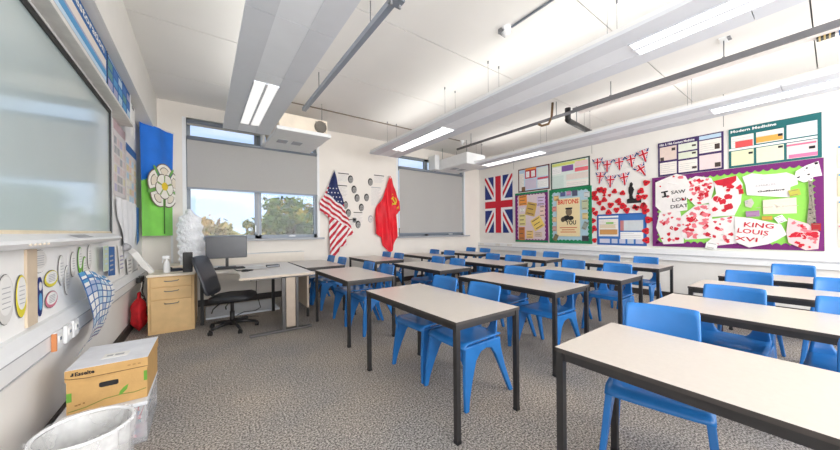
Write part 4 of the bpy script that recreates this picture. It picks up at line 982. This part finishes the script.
def scallop(mb, x0, x1, y0, y1, z0, z1, m_, n_x, n_y, amp):   # wavy inner border strip pieces along four sides
    def strip(P, N, n, L):
        for i in range(n):
            for j in range(4):
                t0, t1 = (i+j/4)/n, (i+(j+1)/4)/n
                a0 = amp*(.4+.6*abs(math.sin(PI*(t0*n)))); a1 = amp*(.4+.6*abs(math.sin(PI*(t1*n))))
                p, q = P(t0), P(t1)
                mb.poly([p, q, (q[0]+N[0]*a1, q[1]+N[1]*a1), (p[0]+N[0]*a0, p[1]+N[1]*a0)], z0, z1, m_)
    strip(lambda t: (x0+(x1-x0)*t, y0), (0, 1), n_x, 0); strip(lambda t: (x0+(x1-x0)*t, y1), (0, -1), n_x, 0)
    strip(lambda t: (x0, y0+(y1-y0)*t), (1, 0), n_y, 0); strip(lambda t: (x1, y0+(y1-y0)*t), (-1, 0), n_y, 0)
def board(name, label, x0, x1, y0, y1, back, bord, nx, ny, fw=.05, amp=.05, bord2=None, scal=None):
    r = thing(name, label, 'notice board', (x0, y0, 0), M=M_R); w_, h_ = x1-x0, y1-y0
    MB().rect(0, w_, 0, h_, .001, .02, back).build('backing', r)
    b = MB()
    for q in ((0, w_, 0, fw, bord), (0, w_, h_-fw, h_, bord2 or bord), (0, fw, fw, h_-fw, bord), (w_-fw, w_, fw, h_-fw, bord)): b.rect(q[0], q[1], q[2], q[3], .02, .03, q[4])
    scallop(b, fw, w_-fw, fw, h_-fw, .02, .0285, scal or bord, nx, ny, amp); b.build('border', r)
    return r, w_, h_
PLIL = flat((226, 208, 214)); GOLD = flat((204, 170, 92))
r, w_, h_ = board('display_board', 'lilac display board with purple sides and green top and bottom edging', -5.04, -4.10, .94, 2.23, PLIL, PURP, 10, 12, .04, .04)
b = MB(); b.rect(0, w_, 0, .05, .03, .032, GREEN); b.rect(0, w_, h_-.05, h_, .03, .032, GREEN); b.build('green_strip', r)
def slip(x, y, w_, h_, rot, col, label, M=M_R, base=.02, group=None, marks=3, name='pinned_note', mcol=None):
    r = thing(name, label, 'paper', (x, y, 0), M=M, group=group); c_, s_ = math.cos(rot), math.sin(rot)
    def T(pts): return [(p[0]*c_-p[1]*s_, p[0]*s_+p[1]*c_) for p in pts]
    MB().poly(T(rectp(-w_/2, w_/2, -h_/2, h_/2)), base, base+.003, col).build('sheet', r)
    k = MB()
    for j in range(marks):
        yy = h_*(.35-.7*j/max(1, marks-1)) if marks > 1 else 0
        k.poly(T(rectp(-w_*.36, w_*(.36-.12*(j % 2)), yy-h_*.035, yy+h_*.035)), base+.003, base+.004, mcol or GREY)
    k.build('print', r); return r
G1 = 'notes pinned on the lilac board'
for a in ((-4.80,2.03,.24,.26,.02,ORG,'orange picture note at the top left of the lilac board'),(-4.56,1.79,.28,.34,-.25,GOLD,'tilted gold page in the middle of the lilac board'),(-4.38,1.42,.30,.30,.5,flat((236,206,110)),'tilted yellow page right of centre on the lilac board'),(-4.82,1.52,.2,.3,0,flat((226,216,150)),'pale yellow picture note at the left of the lilac board'),(-4.84,1.16,.18,.34,0,flat((196,120,60)),'brown figure picture at the bottom left of the lilac board'),(-4.28,1.98,.22,.22,0,flat((216,196,226)),'lilac card at the top right of the lilac board'),(-4.25,1.72,.14,.3,0,flat((238,206,196)),'pink strip on the right of the lilac board'),(-4.6,1.14,.2,.2,0,flat((236,200,130)),'small amber note at the bottom of the lilac board'),(-4.82,1.78,.14,.1,0,PW,'small white note under the orange picture'),(-4.36,1.14,.22,.12,0,flat((220,196,180)),'small beige strip at the bottom right of the lilac board')):
    slip(*a, group=G1, base=.031, mcol=flat((110, 84, 70)))
k = thing('cutout_word', 'dark handwritten name pinned near the top right of the lilac board', 'paper', (-4.29, 1.87, 0), M=M_R); b = MB(); b.rect(-.12, .12, -.035, .035, .031, .033, flat((222, 202, 226))); b.build('sheet', k); b = MB(); text(b, 'Weimar', 0, 0, .0345, .07, flat((110, 70, 140)), width=.2); b.build('lettering', k)
r, w_, h_ = board('display_board', 'pale blue display board with scalloped green border and BRITONS sheet', -4.06, -3.08, .94, 2.21, flat((178, 208, 222)), GREEN, 10, 13, .04, .045)
r = thing('recruiting_sheet', 'cream sheet reading BRITONS with a dark printed shape, centre of green-edged board', 'poster', (-3.60, 1.56, 0), M=M_R)
MB().rect(-.27, .27, -.46, .42, .031, .034, flat((238, 218, 172))).build('sheet', r)
k = MB(); text(k, 'BRITONS', 0, .33, .0355, .14, flat((214, 62, 42)), width=.48, weight=.004); text(k, 'YOU', .07, -.15, .0375, .13, INK, width=.24, weight=.004)
for j, ww in enumerate((.4, .3, .36)): k.rect(-ww/2, ww/2, -.27-j*.05, -.25-j*.05, .034, .0355, flat((206, 110, 70)))
k.build('lettering', r)
k = MB(); k.poly(ell(.02, .1, .075, .09), .034, .0345, flat((120, 104, 84))); k.rect(-.06, .1, .16, .2, .0345, .0352, INK); k.poly(ell(-.05, -.04, .09, .06, .4), .034, .0348, INK); k.poly(ell(.06, -.04, .07, .05), .034, .0349, INK); k.poly(ell(-.12, -.07, .05, .06), .034, .0351, flat((80, 70, 60))); k.build('figure_print', r)
G2 = 'notes pinned on the green-edged board'
for a in ((-3.88,2.0,.12,.12,0,flat((226,190,130)),'tan note at the top left corner of the green-edged board'),(-3.72,2.08,.12,.1,0,flat((90,100,150)),'dark blue picture at the top of the green-edged board'),(-3.58,2.09,.1,.1,0,flat((196,140,180)),'pink note at the top of the green-edged board'),(-3.44,2.08,.12,.13,0,flat((80,84,110)),'dark round picture at the top of the green-edged board'),(-3.18,2.02,.12,.12,0,flat((206,210,210)),'grey note at the top right of the green-edged board'),(-3.22,1.8,.14,.22,0,flat((190,196,160)),'olive stamp picture at the right of the green-edged board'),(-3.22,1.55,.12,.14,0,flat((222,200,140)),'yellow note at the right of the green-edged board'),(-3.22,1.34,.1,.18,-.4,flat((150,160,150)),'tilted grey note at the right of the green-edged board'),(-3.22,1.06,.14,.12,0,flat((60,60,72)),'black badge at the bottom right of the green-edged board'),(-3.93,1.75,.1,.12,0,flat((220,150,140)),'pink note at the left of the green-edged board'),(-3.93,1.5,.1,.12,0,flat((222,190,150)),'beige note at the left of the green-edged board'),(-3.93,1.28,.1,.12,0,flat((200,160,150)),'rose note at the lower left of the green-edged board'),(-3.9,1.07,.1,.16,-.4,flat((130,120,80)),'tilted olive note at the bottom left of the green-edged board')):
    slip(*a, group=G2, base=.031, marks=2, mcol=flat((90, 80, 90)))
# bunting
pw, ph_ = .25, .26
def bunting(label, pts, rots):
    r = thing('union_bunting', label, 'bunting', (pts[0][0], pts[0][1], 0), M=M_R)
    o = pts[0]
    s_ = MB(); s_.tube([(p[0]-o[0]-.1, p[1]-o[1]+.01, .012) for p in pts] + [(pts[-1][0]-o[0]+.12, pts[-1][1]-o[1]+.03, .012)], .004, WHITE, 5); s_.build('cord', r)
    for p, ro in zip(pts, rots):
        k = MB(); c_, n_ = math.cos(ro), math.sin(ro)
        tri = [(-.11, 0), (.11, 0), (0, -.26)]; kk = MB(); jack(kk, tri, 0, -.085, .26, .30, .012, .62)
        k.v = [(p[0]-o[0]+v[0]*c_-v[1]*n_, p[1]-o[1]+v[0]*n_+v[1]*c_, v[2]) for v in kk.v]; k.f, k.mi, k.ms, k.smooth = kk.f, kk.mi, kk.ms, kk.smooth
        k.build('pennant', r)
def Z6(p): return RW(585+p[0]/4.0875, 140+p[1]/4.0909)
bunting('upper string of five union pennants above the poppies', [Z6((52,76)), Z6((92,84)), Z6((140,74)), Z6((186,62)), Z6((234,42))], [.0, -.02, .04, .12, .25])
bunting('lower string of four union pennants above the poppies', [Z6((66,132)), Z6((106,146)), Z6((158,136)), Z6((218,104))], [-.15, -.05, .1, .5])
# soldier silhouette
r = thing('soldier_silhouette', 'black paper cut-out of a soldier with bowed head at a grave cross', 'paper cutout', (Z6((172,260))[0], Z6((172,260))[1], 0), M=M_R)
ox, oy = Z6((172,260))
SL = [(0,0),(.24,0),(.24,.11),(.215,.115),(.205,.12),(.205,.22),(.225,.22),(.225,.245),(.205,.245),(.205,.285),(.19,.285),(.19,.245),(.17,.245),(.17,.22),(.19,.22),(.19,.12),(.13,.11),(.11,.12),(.095,.2),(.11,.27),(.125,.33),(.11,.38),(.095,.41),(.105,.46),(.10,.49),(.08,.52),(.055,.50),(.05,.455),(.045,.42),(.03,.38),(.03,.28),(.045,.2),(.04,.12),(0,.1)]
MB().poly([(p[0], p[1]*.8) for p in SL], .004, .012, INK).build('card', r)
# poppies
POPR = mat('poppy_red', (208, 22, 40), .6, var=.15, scale=20)
pop = [(40,218),(62,203),(78,208),(122,210),(155,217),(32,232),(48,240),(80,245),(102,226),(80,226),(60,258),(106,266),(138,250),(75,280),(45,300),(98,296),(130,286),(157,270),(172,288),(205,274),(230,208),(222,235),(245,232),(252,175),(240,270),(248,290),(212,278),(262,326),(34,330),(38,362),(28,372),(40,410),(250,372),(252,410),(242,262),(30,285),(56,206),(140,262)]
for i, (a, b) in enumerate(pop):
    x, y = Z6((a, b)); s_ = rnd.uniform(.05, .07)*(.62 if i in (8, 9, 36, 37, 34) else 1)
    hor = ['left', 'middle', 'right'][0 if a < 100 else 1 if a < 190 else 2]
    r = thing('paper_poppy', 'one of the red paper poppies scattered between the bunting and the blue poster', 'poppy', (x, y, 0), M=M_R, group='red paper poppies on the white wall')
    k = MB(); n = 3; t0 = rnd.uniform(0, 6)
    for j in range(n):
        a_ = t0+2*PI*j/n
        if j == 3 and i % 3 == 0: continue
        k.poly(ell(.26*s_*math.cos(a_), .26*s_*math.sin(a_), .78*s_, .62*s_, a_, 14), .014+.002*j, .017+.002*j, POPR)
    k.build('petals', r); MB().disc(0, 0, s_*.2, .02, .024, INK, n=10).build('centre', r)
r = poster('blue_poster', 'blue and white information poster ringed with paper poppies', -2.985, -2.10, .93, 1.57, flat((36, 92, 168)), flat((52, 112, 186)), [(.04,.46,.28,.84,CR1),(.06,.44,.34,.5,flat((204,150,90))),(.06,.4,.54,.66,flat((222,206,180))),(.2,.36,.68,.74,flat((130,190,90))),(.5,.94,.46,.78,flat((206,212,216))),(.5,.57,.46,.78,flat((196,130,130))),(.5,.94,.2,.42,PW),(.06,.28,.06,.2,flat((206,206,222))),(.32,.44,.06,.2,flat((196,200,214))),(.48,.6,.06,.2,flat((206,206,222))),(.64,.76,.06,.2,flat((196,204,214))),(.8,.94,.06,.2,flat((206,206,222))),(.04,.46,.88,.94,PW)], z=.008)

# purple board and what is pinned on it
r, w_, h_ = board('display_board', 'long lime green board with wavy purple border covered in painted shirts', -2.0, -.085, .935, 2.205, LG2, PURP, 22, 14, .045, .055)
def Z7(p): return RW(650+p[0]/4.421, 160+p[1]/4.42)
SHW = mat('shirt_cotton', (238, 233, 230), .8, var=.04, scale=9); BLO = mat('paint_red', (204, 26, 50), .7, var=.15); PKP = mat('paint_pink', (228, 120, 130), .7, var=.15)
def shirt(label, pts, paint, seed, rot=None, base=.032, amount=14, txt=None, cloth_m=SHW, name='painted_shirt', cat='shirt', big=1):
    P_ = [Z7(p) for p in pts]; x0 = min(p[0] for p in P_); y0 = min(p[1] for p in P_); q = random.Random(seed)
    r = thing(name, label, cat, (x0, y0, 0), M=M_R); L = [(p[0]-x0, p[1]-y0) for p in P_]
    MB().poly(L, base, base+.006, cloth_m).build('fabric', r)
    if amount:
        k = MB(); mx = max(p[0] for p in L); my = max(p[1] for p in L); n = 0; tr = 0
        while n < amount and tr < 400:
            tr += 1; c_ = (q.uniform(0, mx), q.uniform(0, my))
            if not inpoly(c_, L): continue
            rr = q.uniform(.012, .04)*big; e = [(c_[0]+rr*q.uniform(.5,1.2)*math.cos(2*PI*i/9), c_[1]+rr*q.uniform(.4,1.2)*math.sin(2*PI*i/9)) for i in range(9)]
            if all(inpoly(p, L) for p in e): k.poly(e, base+.006, base+.007+.0001*n, q.choice(paint)); n += 1
        if k.v: k.build('paint_marks', r)
    k = MB()
    # creases along the cloth
    for i in range(3):
        c_ = L[(i*3) % len(L)]; d = L[(i*3+len(L)//2) % len(L)]; m = ((c_[0]*.6+d[0]*.4), (c_[1]*.6+d[1]*.4)); e = ((c_[0]*.35+d[0]*.65), (c_[1]*.35+d[1]*.65))
        if inpoly(m, L) and inpoly(e, L): k.tube([(m[0], m[1], base+.006), (e[0], e[1], base+.006)], .004, cloth_m, 5)
    if k.v: k.build('creases', r)
    if txt:
        k = MB()
        for (s_, cx, cy, size, ww, ro, m_) in txt:
            tx, ty = Z7((cx, cy)); text(k, s_, tx-x0, ty-y0, base+.0095, size, m_, width=ww, rot=ro, weight=.0012)
        k.build('lettering', r)
    return r
R2 = [BLO, BLO, PKP]
shirt('white shirt painted in red along the lower left of the green board', [(45,232),(135,222),(150,300),(152,368),(62,372),(30,300)], R2, 2, base=.03, amount=18, big=1.2)
shirt('pink-splattered shirt between the two lettered white shirts', [(152,100),(205,72),(272,80),(290,110),(268,190),(200,200),(160,160)], [PKP, BLO], 3, base=.034, amount=34, big=1.3)
shirt('white shirt marked I SAW LOUIS in black at the upper left of the green board', [(28,100),(75,80),(120,62),(160,72),(182,112),(165,140),(168,222),(60,236),(28,205)], R2, 1, base=.04, amount=5,
      txt=[('SAW', 128, 142, .085, .2, .05, INK), ('LOU', 132, 176, .085, .19, .05, INK), ('DEAT', 132, 205, .085, .24, .05, INK)])
ki = thing('letter_cutout', 'big black serif letter I stuck on the upper left shirt', 'letter', (*Z7((70, 152)), 0), M=M_R)
MB().poly([(p[0]*math.cos(.15)-p[1]*math.sin(.15), p[0]*math.sin(.15)+p[1]*math.cos(.15)) for p in [(-.05,-.055),(.05,-.055),(.05,-.03),(.015,-.03),(.015,.03),(.05,.03),(.05,.055),(-.05,.055),(-.05,.03),(-.015,.03),(-.015,-.03),(-.05,-.03)]], .047, .05, INK).build('letter', ki)
shirt('white shirt heavily smeared with red paint below the pink one', [(140,250),(205,200),(270,195),(282,300),(275,345),(160,352),(142,330)], [BLO, PKP, PKP], 4, base=.037, amount=44, big=1.3)
shirt('white shirt with a deep red painted collar in the middle left of the board', [(285,95),(335,80),(385,70),(412,108),(404,190),(376,245),(275,252),(262,185),(296,150)], [BLO], 5, base=.043, amount=14, big=1.5)
k = thing('red_cloth_patch', 'dark red cloth piece laid over the shoulders of the splattered shirt', 'cloth', (Z7((285,130))[0], Z7((285,130))[1], 0), M=M_R); b = MB(); pp = [Z7(p) for p in [(284,95),(385,70),(384,92),(350,118),(300,112)]]; o = Z7((285,130)); b.poly([(p[0]-o[0], p[1]-o[1]) for p in pp], .05, .054, BLO); b.build('fabric', k)
shirt('white shirt with red heart marks at the bottom centre of the green board', [(270,262),(375,246),(384,310),(384,368),(300,378),(252,366),(276,345)], R2, 6, base=.035, amount=14, big=1.2)
shirt('wide white shirt spread at the top centre of the green board', [(410,76),(452,60),(505,66),(560,62),(604,56),(650,72),(655,108),(622,120),(618,166),(430,156),(424,112)], R2, 7, amount=0,
      txt=[('CHARLES', 512, 112, .04, .2, .02, flat((190,186,190))), ('Guillotine', 535, 136, .035, .26, .02, INK)])
shirt('white shirt lettered KING LOUIS XVI in red', [(378,250),(440,256),(582,285),(606,330),(560,356),(522,372),(440,386),(380,362)], R2, 8, base=.045, amount=0,
      txt=[('KING', 482, 290, .1, .3, -.12, BLO), ('LOUIS', 455, 318, .1, .32, -.16, BLO), ('XVI', 430, 350, .09, .24, -.12, BLO)])
shirt('white sheet pinned over the top right corner of the green board', [(645,52),(690,26),(745,6),(762,70),(722,76),(718,92),(680,100),(640,84)], [INK], 9, base=.036, amount=9, big=.5)
shirt('red and pink splattered rag at the lower right of the green board', [(612,255),(652,268),(700,282),(752,320),(745,392),(690,398),(614,366),(604,320)], [BLO, PKP, BLO], 10, amount=30, base=.04, cloth_m=mat('pink_cotton', (236, 200, 200), .8))
shirt('pale cream banner with faint handwriting in the centre right of the board', [(500,178),(648,166),(650,236),(502,240)], [GREY], 11, amount=0, cloth_m=flat((232,222,204)), name='paper_banner', cat='banner', txt=[('~ ~~ ~ ~~~', 560, 206, .05, .4, .02, flat((196, 180, 170)))])
shirt('grey tweed tie hanging on the right of the green board', [(700,90),(718,94),(724,150),(736,280),(716,296),(694,278),(704,180)], [flat((60,56,54))], 12, amount=16, base=.042, cloth_m=mat('tweed', (146, 138, 126), .9, var=.35, scale=90), name='tweed_tie', cat='tie', big=.35)
shirt('crumpled grey rosette beside the wide white shirt', [(420,182),(450,170),(462,190),(448,212),(424,206)], [GREY], 13, amount=3, cloth_m=flat((206,200,190)), name='paper_rosette', cat='rosette', big=.4)
for (x, y, w2, h2, ro, col, lab) in ((640,145,.1,.09,.2,flat((196,190,80)),'olive round badge right of the wide white shirt'),(456,238,.14,.09,.05,flat((170,130,170)),'mauve photo note above the king shirt'),(520,257,.1,.06,0,flat((206,160,60)),'gold badge under the cream banner'),(578,262,.09,.1,.5,PW,'small white tilted note under the cream banner'),(275,378,.14,.1,-.2,PW,'white scrap hanging over the bottom edge of the purple border'),(735,296,.08,.1,0,flat((170,30,40)),'small red card near the right border'),(405,140,.05,.08,.1,BLO,'small red card beside the splattered shirt')):
    x_, y_ = Z7((x, y)); slip(x_, y_, w2, h2, ro, col, lab, base=.05, marks=2, group='small notes on the green shirt board', mcol=flat((130,110,100)))
def cells3(cols):
    out_ = []
    for i in range(3):
        for j in range(3): out_.append((.03+i*.325, .33+i*.325, .04+j*.28, .28+j*.28, cols[(i*3+j) % len(cols)]))
    return out_
MED = [(.03,.31,.05,.40,CR1),(.03,.31,.46,.86,flat((226,206,196))),(.34,.63,.05,.38,CR1),(.34,.63,.43,.61,flat((222,226,206))),(.34,.63,.65,.86,flat((226,230,216))),(.66,.97,.05,.44,flat((232,214,214))),(.66,.97,.50,.84,CR1),(.66,.97,.87,.97,PALEB)]
DOTS = [(.23,.29,.72,.8),(.55,.61,.74,.79),(.55,.61,.53,.58),(.88,.95,.56,.7),(.55,.62,.12,.18),(.04,.1,.46,.56),(.88,.96,.08,.2)]
poster('medicine_poster', 'dark purple framed poster headed 18th & 19th Century Medicine', -1.91, -1.05, 2.215, 2.83, DPUR, DPUR, MED + [(a, b, c_, d, flat((70, 58, 54))) for a, b, c_, d in DOTS], head='18th & 19th Century Medicine', hh=.085, headtext_w=.64)
poster('medicine_poster', 'teal framed poster headed Modern Medicine', -.99, -.10, 2.215, 2.83, TEAL, TEAL,
       [(.03,.3,.05,.42,flat((224,226,190))),(.33,.63,.05,.42,flat((226,226,200))),(.66,.96,.05,.42,flat((236,214,214))),(.03,.3,.5,.8,CR1),(.08,.29,.5,.66,flat((222,84,84))),(.33,.63,.52,.8,CR1),(.33,.62,.54,.68,flat((236,168,80))),(.66,.96,.52,.84,flat((222,228,236))),(.0,.96,.44,.49,PW),(.68,.96,.06,.14,flat((238,120,160))),(.66,.95,.34,.38,flat((230,110,140))),(.24,.29,.3,.35,INK),(.57,.62,.34,.39,INK),(.88,.94,.22,.28,INK),(.57,.62,.62,.68,INK)], head='Modern Medicine', hh=.09, headtext_w=.6)
for i, z in enumerate((2.05, 1.68, 1.32, 1.0)):
    lab = ['topmost', 'second', 'third', 'lowest'][i]
    r = slip(.14, z+.14, .24, .31, 0, [flat((222,214,200)), flat((222,206,172)), flat((224,212,186)), flat((222,214,202))][i], '%s handwritten sheet in the column right of the green board' % lab, base=.003, marks=8, group='handwritten sheets right of the green board', mcol=flat((176,168,160)))
    MB().disc(-.1, .13, .012, .006, .012, [SKY, SKY, SKY, PINK][i], n=10).build('pin', r)
# thin seam lines on the wall
k = MB()
for y in (1.05, 3.08, 5.1): k.bx(W-.003, W-.0005, y-.003, y+.003, 2.9, ZC, GAPM)
struct(k.build('trim_4'))

# ------------------------------------------------------------------ sky, sun, camera
wd = bpy.data.worlds.new('World'); bpy.context.scene.world = wd; wd.use_nodes = True; nt = wd.node_tree
bg = nt.nodes['Background']; tc = nt.nodes.new('ShaderNodeTexCoord'); sep = nt.nodes.new('ShaderNodeSeparateXYZ'); nt.links.new(tc.outputs['Generated'], sep.inputs[0])
rp = nt.nodes.new('ShaderNodeValToRGB'); e = rp.color_ramp.elements; e[0].position = .0; e[0].color = rgb((192, 212, 238)); e[1].position = .6; e[1].color = rgb((150, 186, 228))
nt.links.new(sep.outputs['Z'], rp.inputs['Fac'])
mp = nt.nodes.new('ShaderNodeMapping'); mp.inputs['Scale'].default_value = (1, 1, 4); nt.links.new(tc.outputs['Generated'], mp.inputs[0])
n = nt.nodes.new('ShaderNodeTexNoise'); n.inputs['Scale'].default_value = 3.2; n.inputs['Detail'].default_value = 7; nt.links.new(mp.outputs[0], n.inputs['Vector'])
cr = nt.nodes.new('ShaderNodeValToRGB'); cr.color_ramp.elements[0].position = .48; cr.color_ramp.elements[1].position = .74; nt.links.new(n.outputs['Fac'], cr.inputs['Fac'])
mx = nt.nodes.new('ShaderNodeMix'); mx.data_type = 'RGBA'; nt.links.new(cr.outputs['Color'], mx.inputs[0]); nt.links.new(rp.outputs[0], mx.inputs[6]); mx.inputs[7].default_value = rgb((226, 232, 240))
nt.links.new(mx.outputs[2], bg.inputs['Color']); bg.inputs['Strength'].default_value = 1.45
su = bpy.data.lights.new('sun', 'SUN'); su.energy = 2.2; su.angle = .05; su.color = (1, .95, .86); so = bpy.data.objects.new('sun', su); COL.objects.link(so); so.rotation_euler = (math.radians(50), 0, math.radians(25))

def area(name, loc, rot, sx, sy, e, col=(1,1,1)):
    l = bpy.data.lights.new(name, 'AREA'); l.shape = 'RECTANGLE'; l.size = sx; l.size_y = sy; l.energy = e; l.color = col
    o = bpy.data.objects.new(name, l); COL.objects.link(o); o.location = loc; o.rotation_euler = rot; return o
area('rear_added_fill', (3.0, YB+.15, 1.9), (PI/2, 0, 0), 6.5, 2.4, 430, (.98, .99, 1))  # added fill lamp behind the camera, evens out the room
cam = bpy.data.cameras.new('camera'); co = bpy.data.objects.new('camera', cam); COL.objects.link(co)
cam.sensor_width = 36; cam.lens = F*36/840; cam.shift_y = (HY-225)/840; cam.clip_start = .05; cam.clip_end = 400
co.matrix_world = Matrix.Translation((0, 0, H)) @ Matrix.Rotation(-TH, 4, 'Z') @ Matrix.Rotation(PI/2, 4, 'X') @ Matrix.Rotation(ROLL, 4, 'Z')
sc = bpy.context.scene; sc.camera = co
sc.view_settings.view_transform = 'Standard'; sc.view_settings.look = 'None'; sc.view_settings.exposure = -0.07
sc.cycles.use_denoising = True; sc.cycles.max_bounces = 10; sc.cycles.diffuse_bounces = 6; sc.cycles.sample_clamp_indirect = 8
